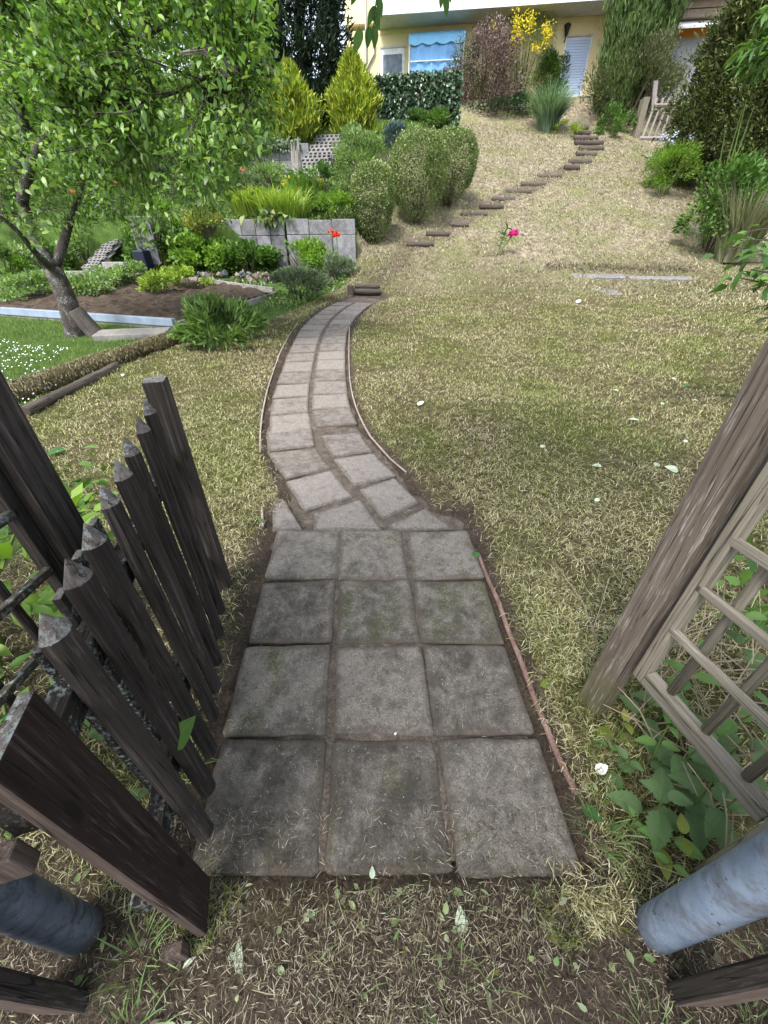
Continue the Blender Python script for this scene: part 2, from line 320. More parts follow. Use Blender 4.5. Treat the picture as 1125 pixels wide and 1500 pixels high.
def slab(Q, tilt=.004, mat=None):
    Q = np.asarray(Q, float)[:, :2]; c = Q.mean(0); R_ = []
    for a_, b_ in zip(Q, np.roll(Q, -1, 0)):
        e_ = (b_ - a_) / np.linalg.norm(b_ - a_); nn_ = np.array([e_[1], -e_[0]])
        for u_ in (.02, .1, .25, .4, .55, .7, .85, .96): R_.append(a_ + (b_ - a_) * u_ + nn_ * random.gauss(0, .0016))
    Q = np.array(R_); k = len(Q); rings = []
    tl = [random.uniform(-tilt, tilt) for _ in range(2)]
    for inset, dz in ((.003, -.035), (.001, -.002), (.005, .004), (.012, .0065), (.05, .007)):
        for q in Q:
            v = q - c; L = np.linalg.norm(v); r = c + v * (L - inset * 1.4) / L
            rings.append(onground(r[0], r[1], dz + tl[0] * v[0] / .2 + tl[1] * v[1] / .2))
    Fc = []
    for r in range(4):
        for i in range(k): j = (i + 1) % k; Fc.append((r * k + i, r * k + j, r * k + k + j, r * k + k + i))
    Fc.append(tuple(4 * k + i for i in range(k)))
    o3 = np.array([c[0], c[1], float(H(c[0], c[1]))])
    o = mk('paving_slab', rings, Fc, mat or M_SLAB, gpath, o3); o.location = o3; at_ = o.data.attributes.new('rim', 'FLOAT', 'POINT'); at_.data.foreach_set('value', [0.0 if i >= 4 * k else 1.0 for i in range(5 * k)]); return o
def jit(q, j=.006): return np.array(q)[:2] + np.array([random.uniform(-j, j), random.uniform(-j, j)])
rows = [.322, .722, 1.118, 1.515, 1.935]; cols = [(-.617, -.215), (-.205, .188), (.202, .594)]
for r in range(4):
    for (a, b) in cols:
        y0, y1 = rows[r] + .006, rows[r + 1] - .006
        k = random.uniform(-.008, .008)
        slab([jit((a + padx(y0) + .02 + k, y0)), jit((b + padx(y0) + .02 + k, y0)), jit((b + padx(y1) + .02 + k, y1)), jit((a + padx(y1) + .02 + k, y1))], .006)
for Q in ([(399, 778), (444, 778), (418, 733), (399, 727)], [(459, 778), (560, 777), (528, 732), (459, 752)], [(568, 777), (666, 776), (624, 745), (568, 769)],
          [(446, 750), (518, 729), (485, 689), (418, 705)], [(561, 761), (615, 737), (578, 700), (525, 717)],
          [(418, 702), (484, 686), (463, 656), (392, 664)], [(518, 712), (581, 697), (547, 664), (488, 673)],
          [(392, 662), (462, 654), (457, 627), (390, 631)], [(486, 670), (546, 662), (527, 633), (469, 639)]):
    slab([gp(*q) for q in Q], .003, M_SLABC)
st = spline(path_pts([(462, 634), (455, 604), (454.6, 581), (457, 561), (460, 538), (465, 512), (473, 486), (485, 469), (497, 458), (514, 446), (529, 440)])[:, :2], 90)
dd = np.r_[0, np.cumsum(np.linalg.norm(np.diff(st, axis=0), axis=1))]
s = .05
while s + .4 < dd[-1]:
    for sg in (-1, 1):
        sh = .05 if sg > 0 else 0
        a = np.array([np.interp(s + sh, dd, st[:, k]) for k in (0, 1)]); b = np.array([np.interp(s + sh + .4, dd, st[:, k]) for k in (0, 1)])
        t = (b - a) / np.linalg.norm(b - a); n = np.array([t[1], -t[0]]) * sg; m = (a + b) / 2; w0, w1 = .016 + random.uniform(-.004, .006), .405
        slab([jit(m - t * .2 + n * w0, .004), jit(m - t * .2 + n * w1, .004), jit(m + t * .2 + n * w1, .004), jit(m + t * .2 + n * w0, .004)][::1 if sg > 0 else -1], .004, M_SLABC)
    s += .413
def edging(L, r, mat, dz=.0):
    P = spline([gp(*p) + np.array([0, 0, dz]) for p in L], 24); P[:, 2] += (vnoise(P[:, 0], P[:, 1], 8, 6) - .5) * .02
    V, Fc = tube(P, r, 7); mk('path_edging', V, Fc, mat, gpath, smooth=True)
edging([(700, 812), (724, 868), (744, 920), (765, 975), (784, 1025), (803, 1075), (822, 1125), (846, 1164)], .012, M_EDGE, .000)
edging([(512, 470), (511, 518), (512, 560), (520, 597), (537, 635), (562, 668), (595, 693)], .008, M_EDGEP, .004)
edging([(385, 772), (382, 720), (380, 660), (380, 620), (388, 582), (400, 545), (415, 505), (432, 478), (458, 452), (488, 440)], .0085, M_EDGEP, .004)
# ------------------------------------------------------------------ lawn straw and green blades (uncountable)
def fake_rand(n, a, b): return RNG.uniform(a, b, n)
def polar(n, rmin, rmax, pw):
    u = RNG.random(n); e = 1 + pw; r = (rmin ** e + u * (rmax ** e - rmin ** e)) ** (1 / e)
    a = RNG.uniform(-1.25, 1.25, n); return r * np.sin(a), r * np.cos(a)
def zat(x, y):
    pdv = path_d(x, y); zz = H(x, y)
    nn = (vnoise(x, y, 1, 1.3) - .5) * .05 + (vnoise(x, y, 2, 6) - .5) * .022 + (vnoise(x, y, 5, 22) - .5) * .014
    return zz + nn * sstep(.02, .25, pdv) + .014 * sstep(-.01, .10, pdv) + np.where(pdv < 0, .0, 0), pdv
def straw(name, x, y, z, L, Wd, lift, mat, bend=.4, kind='stuff'):
    n = len(x); a = RNG.uniform(0, 2 * math.pi, n); b = a + RNG.normal(0, bend, n)
    D1 = np.stack([np.cos(a), np.sin(a)], 1) * (L / 2)[:, None]; D2 = np.stack([np.cos(b), np.sin(b)], 1) * (L / 2)[:, None]
    P0 = np.stack([x, y], 1) - D1; P1 = np.stack([x, y], 1); P2 = P1 + D2
    z0 = z - lift * .3; z1 = z + lift * RNG.random(n); z2 = z + lift * RNG.uniform(-.2, 1.0, n)
    n1 = np.stack([-np.sin(a), np.cos(a)], 1) * (Wd / 2)[:, None]
    V = np.empty((n, 5, 3)); V[:, 0, :2] = P0 - n1 * .7; V[:, 1, :2] = P0 + n1 * .7; V[:, 2, :2] = P1 + n1; V[:, 3, :2] = P1 - n1; V[:, 4, :2] = P2
    V[:, 0, 2] = z0; V[:, 1, 2] = z0; V[:, 2, 2] = z1; V[:, 3, 2] = z1; V[:, 4, 2] = z2
    B = np.arange(n)[:, None] * 5
    Fc = np.concatenate([B + [0, 3, 2], B + [0, 2, 1], B + [3, 4, 2]], 0)
    return mk(name, V.reshape(-1, 3), Fc, mat, kind=kind)
def strawmat(name, soil=False):
    M = MT(name, .75, .2); p = M.pos(); r = M.island()
    if soil: c = M.ramp(r, [(0, (.03, .023, .017)), (.4, (.09, .07, .048)), (.7, (.19, .155, .1)), (.88, (.42, .37, .26)), (.96, (.5, .46, .36)), (1, (.15, .2, .06))])
    else:
        d = M.ramp(r, [(0, (.05, .038, .022)), (.35, (.17, .14, .07)), (.6, (.38, .345, .17)), (.82, (.58, .54, .31)), (.93, (.7, .66, .46)), (1, (.26, .3, .09))])
        g = M.ramp(r, [(0, (.05, .052, .02)), (.35, (.15, .16, .05)), (.65, (.3, .305, .11)), (.85, (.46, .44, .22)), (.93, (.52, .49, .3)), (1, (.18, .28, .06))])
        t = M.ramp(r, [(0, (.07, .058, .04)), (.3, (.24, .21, .14)), (.65, (.44, .40, .275)), (.85, (.6, .56, .43)), (.9, (.24, .27, .1)), (1, (.16, .21, .07))])
        big = M.noise(p, .9, 4, .6); c = M.mix(M.ramp(big, [(.42, 0.0), (.62, .75)]), d, g)
        yy = M.n('SeparateXYZ', Vector=p).outputs[1]; yy = M.n('Math', _operation='MULTIPLY_ADD', i0=big, i1=3.0, i2=yy).outputs[0]
        c = M.mix(M.ramp(M.n('MapRange', Value=yy, i1=10.5, i2=15.5).outputs[0], [(0, 0.0), (1, 1.0)]), c, t)
    M.col(c); tr = M.n('BsdfTranslucent'); M.t.links.new(c, tr.inputs[0]); ms = M.n('MixShader', Fac=.15)
    M.t.links.new(M.b.outputs[0], ms.inputs[1]); M.t.links.new(tr.outputs[0], ms.inputs[2]); M.t.links.new(ms.outputs[0], M.t.nodes['Material Output'].inputs[0])
    return M.m
def onslab(x, y):
    m = np.zeros(len(x), bool)
    for px, py, rx, ry in ((876, 406, 42, 5), (967, 409, 45, 3), (893, 428, 15, 13)):
        c = gp(px, py); a = gp(px + rx, py); b = gp(px, py - ry); m |= (np.abs(x - c[0]) < abs(a[0] - c[0])) & (np.abs(y - c[1]) < abs(b[1] - c[1])) 
    return m & (RNG.random(len(x)) < .93)
M_HAY = leafmat('hay', [(.07, .055, .036), (.2, .165, .105), (.33, .285, .19), (.46, .41, .29), (.2, .22, .08)], 0); M_STRAW = strawmat('mown_grass'); M_STRAWS = strawmat('grass_litter', True)
x, y = polar(800000, .6, 24.5, -.32); zz, pdv = zat(x, y); g_, s_, t_ = zones(x, y)
patch = vnoise(x, y, 11, 2.2) * .6 + vnoise(x, y, 12, 8) * .4
keep = (g_ < .5) & (pdv > -.035) & (y < 24.2) & ~((x > .72) & (y < .95) & (RNG.random(len(x)) < .75)) & ~onslab(x, y) & (RNG.random(len(x)) < np.clip(1.25 * (1 - s_ * .93), 0, 1) * (.3 + .9 * sstep(.25, .62, patch))) & (np.abs(x) < 13)
x, y, zz = x[keep], y[keep], zz[keep]; r = np.hypot(x, y)
n = len(x); L = RNG.uniform(.016, .056, n) * (1 + .035 * r); Wd = RNG.uniform(.0010, .0026, n) * (1 + .2 * r)
straw('mown_grass', x, y, zz + .006 + RNG.random(n) * .012, L, Wd, .012 + .0015 * r, M_STRAW, .22)
x, y = polar(52000, 11.5, 24.3, .6); zz, pdv = zat(x, y); g_, s_, t_ = zones(x, y); k = (g_ < .5) & (pdv > .05) & (np.abs(x) < 12) & (vnoise(x, y, 14, 3.0) > .3); x, y, zz = x[k], y[k], zz[k]; n = len(x)
straw('hay_clumps', x, y, zz + .01, RNG.uniform(.08, .24, n), RNG.uniform(.006, .022, n), .06, M_HAY, .5)
# litter of straw on the trodden soil, in the joints and a little on the slabs
x, y = polar(150000, .02, 3.2, .2); x = np.r_[x, RNG.uniform(-1.6, 1.6, 90000)]; y = np.r_[y, RNG.uniform(-.3, .5, 90000)]
zz, pdv = zat(x, y); g_, s_, t_ = zones(x, y); n = len(x)
pr = np.where(pdv > 0, np.clip(s_, 0, 1) * .85, .02 + .38 * sstep(-.075, .0, pdv)); pr = np.where((y < .5) & (np.abs(x) < .6) & (y > .3), .16, pr)
keep = RNG.random(n) < pr * (.35 + .9 * vnoise(x, y, 13, 6)) * .75; x, y, zz, pdv = x[keep], y[keep], zz[keep], pdv[keep]; n = len(x)
straw('straw_litter', x, y, zz + np.where(pdv < 0, .012, .006 + RNG.random(n) * .01), RNG.uniform(.006, .032, n), RNG.uniform(.0008, .0021, n), .005, M_STRAWS, .1)
x = RNG.uniform(-1.5, 1.5, 4200); y = RNG.uniform(-.3, 1.6, 4200); zz, pdv = zat(x, y)
k = (pdv > .02) & ((y < .35) | (np.abs(x) > .62)) & (RNG.random(4200) < .7 * sstep(.35, .7, vnoise(x, y, 21, 3))); x, y, zz = x[k], y[k], zz[k]; n = len(x)
straw('cut_grass_stalks', x, y, zz + .014, RNG.uniform(.03, .12, n), RNG.uniform(.001, .0027, n), .02, leafmat('cut_stalks', [(.15, .125, .07), (.34, .3, .18), (.22, .26, .09), (.1, .17, .04)], .2), .25)
def blades(name, x, y, z, h, wd, lean, mat, parent=None, off=None, **kw):
    n = len(x); a = RNG.uniform(0, 2 * math.pi, n); l = lean * RNG.random(n) * h; b = RNG.uniform(0, 2 * math.pi, n)
    V = np.empty((n, 3, 3)); V[:, 0] = np.stack([x - wd * np.cos(b), y - wd * np.sin(b), z], 1); V[:, 1] = np.stack([x + wd * np.cos(b), y + wd * np.sin(b), z], 1)
    V[:, 2] = np.stack([x + l * np.cos(a), y + l * np.sin(a), z + h], 1)
    return mk(name, V.reshape(-1, 3), np.arange(3 * n).reshape(n, 3), mat, parent, off, **kw)
M_BLADE = leafmat('green_grass', [(.05, .09, .018), (.13, .19, .035), (.25, .29, .075), (.36, .36, .15)], .3)
x, y = polar(260000, .5, 16, -.2); zz, pdv = zat(x, y); g_, s_, t_ = zones(x, y)
k = (g_ < .5) & (pdv > .03) & (RNG.random(len(x)) < sstep(.42, .72, vnoise(x, y, 31, 1.4) * .6 + vnoise(x, y, 32, 5) * .4)) & (y < 14); x, y, zz = x[k], y[k], zz[k]; n = len(x); r = np.hypot(x, y)
blades('green_tufts', x, y, zz, RNG.uniform(.015, .045, n), RNG.uniform(.001, .002, n) * (1 + .25 * r), 1.2, M_BLADE, kind='stuff')
M_LAWN = leafmat('lush_lawn', [(.07, .13, .03), (.14, .22, .055), (.24, .32, .1)], .35)
x = RNG.uniform(-11, -2.4, 130000); y = RNG.uniform(2.2, 9.2, 130000); zz = H(x, y); g_, s_, t_ = zones(x, y)
k = (g_ > .5) & (y < 8.7 + .0 * x); x, y, zz = x[k], y[k], zz[k]; n = len(x)
blades('lush_lawn', x, y, zz - .01, RNG.uniform(.04, .09, n), RNG.uniform(.003, .006, n), .8, M_LAWN, kind='stuff')
n = 2400; x = RNG.uniform(-9, -2.6, n); y = RNG.uniform(3, 6.8, n); g_, s_, t_ = zones(x, y); k = (g_ > .5) & (vnoise(x, y, 41, 1.1) > .36); x, y = x[k], y[k]; n = len(x); zz = H(x, y) + .075
V = np.empty((n, 6, 3)); a = np.arange(6) * math.pi / 3
V[:, :, 0] = x[:, None] + .0095 * np.cos(a); V[:, :, 1] = y[:, None] + .0095 * np.sin(a); V[:, :, 2] = zz[:, None] + .006 * np.sin(a * 2)
mk('daisy_flowers', V.reshape(-1, 3), np.arange(6 * n).reshape(n, 6), flat('daisy_white', (.75, .78, .85), .8, .1), kind='stuff')
# ------------------------------------------------------------------ gate and fences
gp0 = np.array([-.54, .233]); gp1 = np.array([-.845, 1.323]); gu = (gp1 - gp0) / np.linalg.norm(gp1 - gp0); gang = math.atan2(gu[1], gu[0])
gate = root('picket_gate', 'dark brown wooden picket gate standing open on the left of the path', 'gate', (gp0[0], gp0[1], 0), gang)
# gate-local: x along the leaf, -y towards the path, z up
def halfround(r, h, point):
    n = 8; ring = [(r * math.sin(math.pi * (k / n - .5)), -r * math.cos(math.pi * (k / n - .5))) for k in range(n + 1)] + [(r * .96, .006), (-r * .96, .006)]
    m = len(ring); V = [(x_, y_, 0) for x_, y_ in ring] + [(x_, y_, h) for x_, y_ in ring] + [(0, -.004, h + point)]
    Fc = [(i, (i + 1) % m, m + (i + 1) % m, m + i) for i in range(m)] + [tuple(range(m - 1, -1, -1))]
    cap = [(m + i, m + (i + 1) % m, 2 * m) for i in range(m)]
    return V, Fc, cap
def picket(s, z0, z1, r):
    V, Fc, cap = halfround(r, z1 - z0 - .05, .05)
    o = mk('picket', V, Fc + cap, MW_DARK, gate, bevel=.003); o.location = (s, -.02, z0); o.rotation_euler = (random.uniform(-.004, .004), random.uniform(-.005, .005), random.uniform(-.2, .2))
    o.data.materials.append(MW_END)
    for i in range(len(Fc), len(Fc) + len(cap)): o.data.polygons[i].material_index = 1
for s_, zt_, zb_ in zip((.19, .305, .425, .55, .67, .795, .935, 1.075), (1.10, 1.12, 1.125, 1.14, 1.15, 1.16, 1.17, 1.18), (.075, .09, .095, .1, .105, .11, .115, .12)):
    picket(s_, zb_, zt_, random.uniform(.029, .0325))
def bx(name, b, mat, parent, bevel=.004, mat2=None, loc=None):
    V, Fc = box(*b); c = np.array([(b[0] + b[1]) / 2, (b[2] + b[3]) / 2, b[4]]); o = mk(name, V, Fc, mat, parent, c, bevel=bevel); o.location = c
    if mat2: o.data.materials.append(mat2); o.data.polygons[1].material_index = 1
    return o
MW_STILE = woodmat('wood_gate_stile', (.010, .0065, .0055), (.026, .0165, .0135), (.15, .12, .105), 2, 0, 0, .35)
o = bx('gate_stile', (-.045, .075, -.045, -.022, .05, 1.06), MW_STILE, gate, .004, MW_END)
o.data.materials.append(MW_BRN); o.data.polygons[4].material_index = 2  # near end coloured lighter, as if sunlit from behind the camera
bx('gate_stile', (1.225, 1.31, -.062, .012, .10, 1.19), MW_DARK, gate, .004, MW_END)
bx('gate_rail', (-.02, 1.24, .0, .045, .30, .37), MW_RAIL, gate); bx('gate_rail', (-.02, 1.24, .0, .045, .84, .91), MW_RAIL, gate)
for s_, zt_ in ((.25, .97), (.37, .99), (.49, 1.0), (.61, 1.01), (.735, 1.02)):
    bx('back_slat', (s_ - .019, s_ + .019, .047, .065, .14, zt_), MW_LICH, gate, .003, MW_END)
V, Fc = obox((.6, .058, .6), (1.1, 0, .5), (0, 1, 0), (-.5, 0, 1.1), .58, .011, .03); 
# hinge at the foot of the leaf
bx('hinge_block', (-.075, -.047, .0, .05, .03, .11), MW_BRN, gate)
bx('hinge_block', (-.075, -.047, .0, .07, .83, .90), MW_BRN, gate)
# steel gate posts
def pole(name, label, x_, y_, r, h, mat, lean):
    t = root(name, label, 'gate post', (x_, y_, float(H(x_, y_)) - .01))
    P = [(0, 0, -.25)] + [(lean[0] * z, lean[1] * z, z) for z in (0, .05, .3, .7, 1.1, h)]
    V, Fc = tube(P, r, 28); mk('steel_pipe', V, Fc, mat, t, smooth=False)
    V, Fc = tube([(0, 0, -.02), (0, 0, .012)], r + .006, 28); mk('foot_collar', V, Fc, mat, t, bevel=.003)
    V, Fc = tube([(lean[0] * h, lean[1] * h, h), (lean[0] * h, lean[1] * h, h + .012)], r + .004, 28); mk('cap', V, Fc, mat, t, bevel=.003)
    for ch in [o_ for o_ in COL.objects if o_.parent == t]:
        for f in ch.data.polygons: f.use_smooth = len(f.vertices) == 4
pole('steel_post', 'pale blue grey galvanised steel post on the right beside the nettles', .755, .215, .048, 1.5, M_STEEL, (0.0, .0))
pole('steel_post', 'shade-darkened galvanised steel post behind the hinge end of the open gate', -.835, .21, .048, 1.5, M_STEEL_SHADE, (0, 0))
def plank_post(name, label, b, mat, mat2, h, lit_side=None):
    t = root(name, label, 'fence post', ((b[0] + b[1]) / 2, (b[2] + b[3]) / 2, 0))
    o = bx('timber', (b[0], b[1], b[2], b[3], -.05, h), mat, None, .006, mat2); o.parent = t; o.location = (0, 0, -.05)
    if lit_side: o.data.materials.append(lit_side); o.data.polygons[2].material_index = len(o.data.materials) - 1  # front side painted in lighter wood to imitate sun on it
    return t
plank_post('timber_post', 'brown square timber post at the bottom right below the steel post', (.735, .85, .082, .122, 0, 0), MW_DARK, MW_END, 1.35, MW_BRN)
plank_post('timber_post', 'brown square timber post at the bottom left below the steel post', (-.87, -.75, .07, .11, 0, 0), MW_DARK, MW_END, 1.35, MW_BRN)
# right fence post, trellis panel and the timber behind the steel post
t = root('fence_post', 'square post with worn reddish stain at the right edge of the lawn', 'fence post', (.865, .85, 0), math.radians(21))
o = bx('timber', (-.045, .045, -.045, .045, -.1, 1.85), MW_RED, None, .005, MW_END); o.parent = t; o.location = (0, 0, -.1)
V, Fc = box(-.0455, -.038, -.0458, -.0445, .0, .0)
pr0 = np.array([.90, .795]); pr1 = np.array([1.005, .33]); du = pr1 - pr0; LT = np.linalg.norm(du); du /= LT
def trellis(name, label, p0, p1, z0, z1, mat, maty, zs, vs, side):
    d = np.array(p1) - np.array(p0); L = np.linalg.norm(d); t = root(name, label, 'trellis', (p0[0], p0[1], 0), math.atan2(d[1], d[0]) - math.pi / 2)
    # local y along the panel, side = direction (local x) facing the path
    bx('stile', (-.022, .022, 0, .035, z0 - .03, z1), mat, t, .003); bx('stile', (-.022, .022, L - .035, L, z0, z1), mat, t, .003)
    bx('rail', (-.022, .022, .0355, L - .0355, z0 - .03, z0 + .022), maty, t, .004); bx('rail', (-.022, .022, .0355, L - .0355, z1 - .05, z1), maty, t, .004)
    for z in zs:
        z = z + random.uniform(-.006, .006); bx('horizontal_slat', (side * .012 - .010, side * .012 + .010, .02, L + random.uniform(-.03, .04), z - .0125, z + .0125), maty, t, .003)
    for v in vs:
        P = [(-side * .014 + random.uniform(-.004, .004), v, z) for z in np.linspace(z0 - .01, z1 - .02, 4)]; V, Fc = tube(P, .0135, 9); mk('vertical_slat', V, Fc, mat, t, smooth=True)
    return t
trellis('trellis_panel', 'weathered grey wooden trellis between the reddish post and pale steel post', pr0, pr1, .385, 1.7, MW_GREY, MW_GREYY, (.62, .80, .98, 1.16, 1.34, 1.52), (.11, .235, .36), 1)
plank_post('timber_post', 'greyish timber post between the trellis and the pale steel post', (.945, 1.06, .255, .345, 0, 0), MW_GREY, MW_END, 1.5)
t = root('fence_post', 'tall dark square post behind the open picket gate', 'fence post', (-.985, .93, 0), math.radians(-12))
o = bx('timber', (-.045, .045, -.045, .045, -.1, 1.9), MW_DARK, None, .005, MW_END); o.parent = t; o.location = (0, 0, -.1)
trellis('trellis_panel', 'dark wooden trellis on the left behind the open picket gate', (-1.02, .885), (-1.06, .27), .36, 1.75, MW_DARK, woodmat('wood_dark_slat', (.02, .018, .013), (.05, .045, .034), (.12, .11, .085), 1, .5, .3, .4), (.6, .8, 1.0, 1.2, 1.4, 1.6), (.15, .3, .45), -1)
# ------------------------------------------------------------------ logs
ENDM = woodmat('wood_log_end', (.03, .024, .02), (.07, .055, .045), (.14, .11, .09), 2)
def log(name, label, cat, p0, p1, r, mat, group=None, wob=.03, embed=.45):
    p0 = np.array(p0, float); p1 = np.array(p1, float); c = (p0 + p1) / 2; L = np.linalg.norm(p1 - p0)
    P = np.array([[t_ * L - L / 2, wob * r * 3 * math.sin(3 * t_ + p0[0] * 5), wob * r * 2 * math.cos(4 * t_)] for t_ in np.linspace(0, 1, 7)]); R = r * (1 + RNG.uniform(-.12, .12, 7))
    V, Fc = tube(P, R, 12); d = (p1 - p0) / L
    o = mk(name, V, Fc, mat, bevel=.006, label=label, cat=cat, group=group); o.data.materials.append(ENDM)
    for f in o.data.polygons:
        f.use_smooth = len(f.vertices) == 4
        if len(f.vertices) > 4: f.material_index = 1
    o.location = c + np.array([0, 0, r * (1 - embed)]); o.rotation_mode = 'QUATERNION'; o.rotation_quaternion = Vector(d).to_track_quat('X', 'Z'); return o
steps = [(598, 632, 359), (627, 656, 343.5), (661, 683, 330), (678, 710, 315), (705, 734, 304), (723, 751, 292.5), (745, 775, 281.5), (766, 795, 270.5), (790, 819, 258.5), (828, 845, 247), (836, 862, 238), (846, 870, 226.5), (851, 880, 218.5), (844, 880, 210.5), (843, 872, 203), (843, 862, 195.5), (840, 858, 188)]
ordn = 'second third fourth fifth sixth seventh eighth ninth tenth eleventh twelfth thirteenth fourteenth fifteenth sixteenth seventeenth'.split()
for i, (xa, xb, yy) in enumerate(steps):
    lab = ('topmost log step just below the stone stair' if i == len(steps) - 1 else f'{ordn[i]} log step up the slope counting from the paved path')
    a = gp(xa - 3, yy + 1.8); b = gp(xb + 3, yy + 1.8); m = (a + b) / 2; b[1] = a[1] = m[1]; a[1] += RNG.uniform(-.05, .05); b[2] = a[2] = m[2]
    log('log_step', lab, 'log step', a, b, .07 if i < 9 else .085, MW_LOG, 'log steps set into the slope', .04, .35)
a = gp(516, 431); b = gp(557, 431)
log('log_step', 'lowest log step at the top end of the paved path', 'log step', a, b, .065, MW_LOG, 'log steps set into the slope', .03, .15)
log('log_step', 'upper log stacked on the lowest log step above the paved path', 'log step', a + [.06, .05, .11], b + [.0, .05, .11], .06, MW_LOG, 'log steps set into the slope', .03, .15)
t = gp(517, 432); V, Fc = tube([t + [-.05, -.02, -.1], t + [-.05, -.02, .2]], .075, 12); mk('log_stake', V, Fc, MW_LOG, bevel=.008, label='short upright log stump at left end of the lowest log step', cat='log')
M_STRAW_OLD = leafmat('old_thatch', [(.04, .034, .018), (.12, .1, .05), (.2, .18, .085), (.32, .29, .16)], 0)
M_THATCH = concretemat('thatched_log', (.1, .08, .045), (.25, .21, .12), (.05, .04, .025), .5, 3, .3, .1)
a, b = EDGEL[-1] - [.25, .2, 0], EDGEL[0]
for k, (p, q, r, lab) in enumerate([(a, a * .45 + b * .55, .10, 'nearer thatch covered edging log beside the daisy lawn'), (a * .43 + b * .57, b, .09, 'farther thatch covered edging log ending at the leafy clump')]):
    o = log('edging_log', lab, 'edging log', p, q, r, M_THATCH, 'edging logs beside the lawn', .02, .25)
    n = 3600; t_ = RNG.random(n); ph = RNG.uniform(-.4, 3.5, n); d = (q - p); L = np.linalg.norm(d); e = d / L; nn = np.array([-e[1], e[0], 0]); 
    C = p + d * t_[:, None] + nn * (np.cos(ph) * (r + .008))[:, None]; C[:, 2] += r * .75 + np.sin(ph) * (r + .008)
    st_ = straw('moss_thatch', C[:, 0], C[:, 1], C[:, 2], RNG.uniform(.03, .1, n), RNG.uniform(.004, .008, n), .03, M_STRAW_OLD)
    bpy.context.view_layer.update(); st_.parent = o; st_.matrix_parent_inverse = o.matrix_world.inverted()
log('edging_log', 'dark rotten edging log lying low in front of the thatch covered log', 'edging log', a + [.45, -.2, 0], b * .55 + a * .45 + [.12, -.22, 0], .055, MW_LOG, 'edging logs beside the lawn', .03, .4)
# ------------------------------------------------------------------ house
HA = math.radians(-8); hux = np.array([math.cos(HA), math.sin(HA), 0]); huy = np.array([-math.sin(HA), math.cos(HA), 0])
HO = aty(838, 141, 27.0); 
def hp(px, py, yo=0.0):
    d = ray(px, py); o = HO + huy * yo; t = ((o - CAM) @ huy) / (d @ huy); q = CAM + d * t - HO; return q @ hux, q[2]
house = root('house', 'cream yellow house with long balcony at the top of the slope', 'house', HO, HA)
M = MT('cream_render', .9, .2); nn = M.noise(M.obj(), 1.4, 6, .65); n2 = M.noise(M.obj(), 60, 3)
M.col(M.mix(1.0, M.ramp(nn, [(.3, (.68, .58, .34)), (.7, (.77, .67, .41))]), M.ramp(n2, [(.3, .93), (.7, 1.05)]), 'MULTIPLY')); M.bump(n2, .3, .01); M_CREAM = M.m
M_WHITE = flat('white_frame', (.72, .73, .74), .5); M_CURT = flat('grey_curtain', (.15, .18, .23), .6, nz=.3, sc=5)
M_SOFF = concretemat('balcony_soffit', (.5, .49, .46), (.6, .59, .56), (.3, .29, .27), .3, .4)
M_FASC = flat('fascia_metal', (.62, .66, .72), .4); M_PIPE = flat('downpipe', (.45, .43, .42), .5)
M = MT('frosted_glass', .25, .5); M.col(M.ramp(M.noise(M.obj(), 1.5, 4), [(.3, (.55, .63, .72)), (.7, (.75, .8, .85))])); M_FROST = M.m
M_BLUE = flat('blue_awning_cloth', (.2, .42, .74), .8, .2, nz=.12, sc=3); M_BLUE2 = flat('blue_valance_cloth', (.24, .55, .86), .8, .2, nz=.1, sc=3)
M_SHUT = flat('shutter_slat', (.45, .55, .74), .5, .3, nz=.04)
xl = hp(508, 100)[0]; xr = hp(1035, 60)[0]
def hb(name, b, mat, parent=house, bevel=0, **kw):
    V, Fc = box(*b); return mk(name, V, Fc, mat, parent, bevel=bevel, **kw)
zsf = hp(640, 38)[1]; xbl = hp(556, 45)[0]
hb('wall', (xl, xr, 0, 8, -1.2, zsf), M_CREAM); hb('upper_wall', (xl, xr, 0.0, 8, zsf + .22, zsf + 6), M_CREAM)
yb = -1.0
while True:      # balcony depth from the fascia line
    if hp(640, 17, yb)[1] <= zsf or yb < -3: break
    yb -= .05
hb('balcony_slab', (xbl, xr, yb, 7.9, zsf + .003, zsf + .217), M_SOFF); hb('balcony_fascia', (xbl - .02, xr, yb - .05, yb - .002, zsf - .02, zsf + .12), M_FASC)
gx = xbl + .05
while gx < xr - 1.3:
    f = hb('balcony_panel', (gx + .045, gx + 1.25, yb + .02, yb + .04, zsf + .30, zsf + 1.15), M_FROST)
    hb('railing_post', (gx - .02, gx + .025, yb + .01, yb + .055, zsf + .219, zsf + 1.2), M_WHITE); gx += 1.3
hb('handrail', (xbl, xr, yb + .0, yb + .07, zsf + 1.203, zsf + 1.25), M_WHITE)
hb('balcony_trim', (xbl, xr, yb + .012, yb + .05, zsf + .222, zsf + .287), M_SOFF)
hb('cornice_strip', (xbl, xr, -.03, -.001, zsf - .16, zsf - .003), M_CREAM)
# window with frame and curtain
x0, z1 = hp(557, 72); x1, z0 = hp(592, 122)
w = hb('window', (x0, x1, -.03, .05, z0, z1), M_WHITE, bevel=.01); hb('pane', (x0 + .14, x1 - .12, -.042, -.033, z0 + .1, z1 - .2), M_CURT, w); hb('window_lintel', (x0 - .02, x1 + .03, -.06, -.0305, z1 + .003, z1 + .06), M_PIPE, w)
xq = np.linspace(x0 + .16, x1 - .14, 22); mb = MB()
V = [(x_, -.05 - .012 * (i % 2), z) for z in (z0 + .1, z1 - .24) for i, x_ in enumerate(xq)]; mk('curtain', V, [(i, i + 1, i + 23, i + 22) for i in range(21)], M_CURT, w)
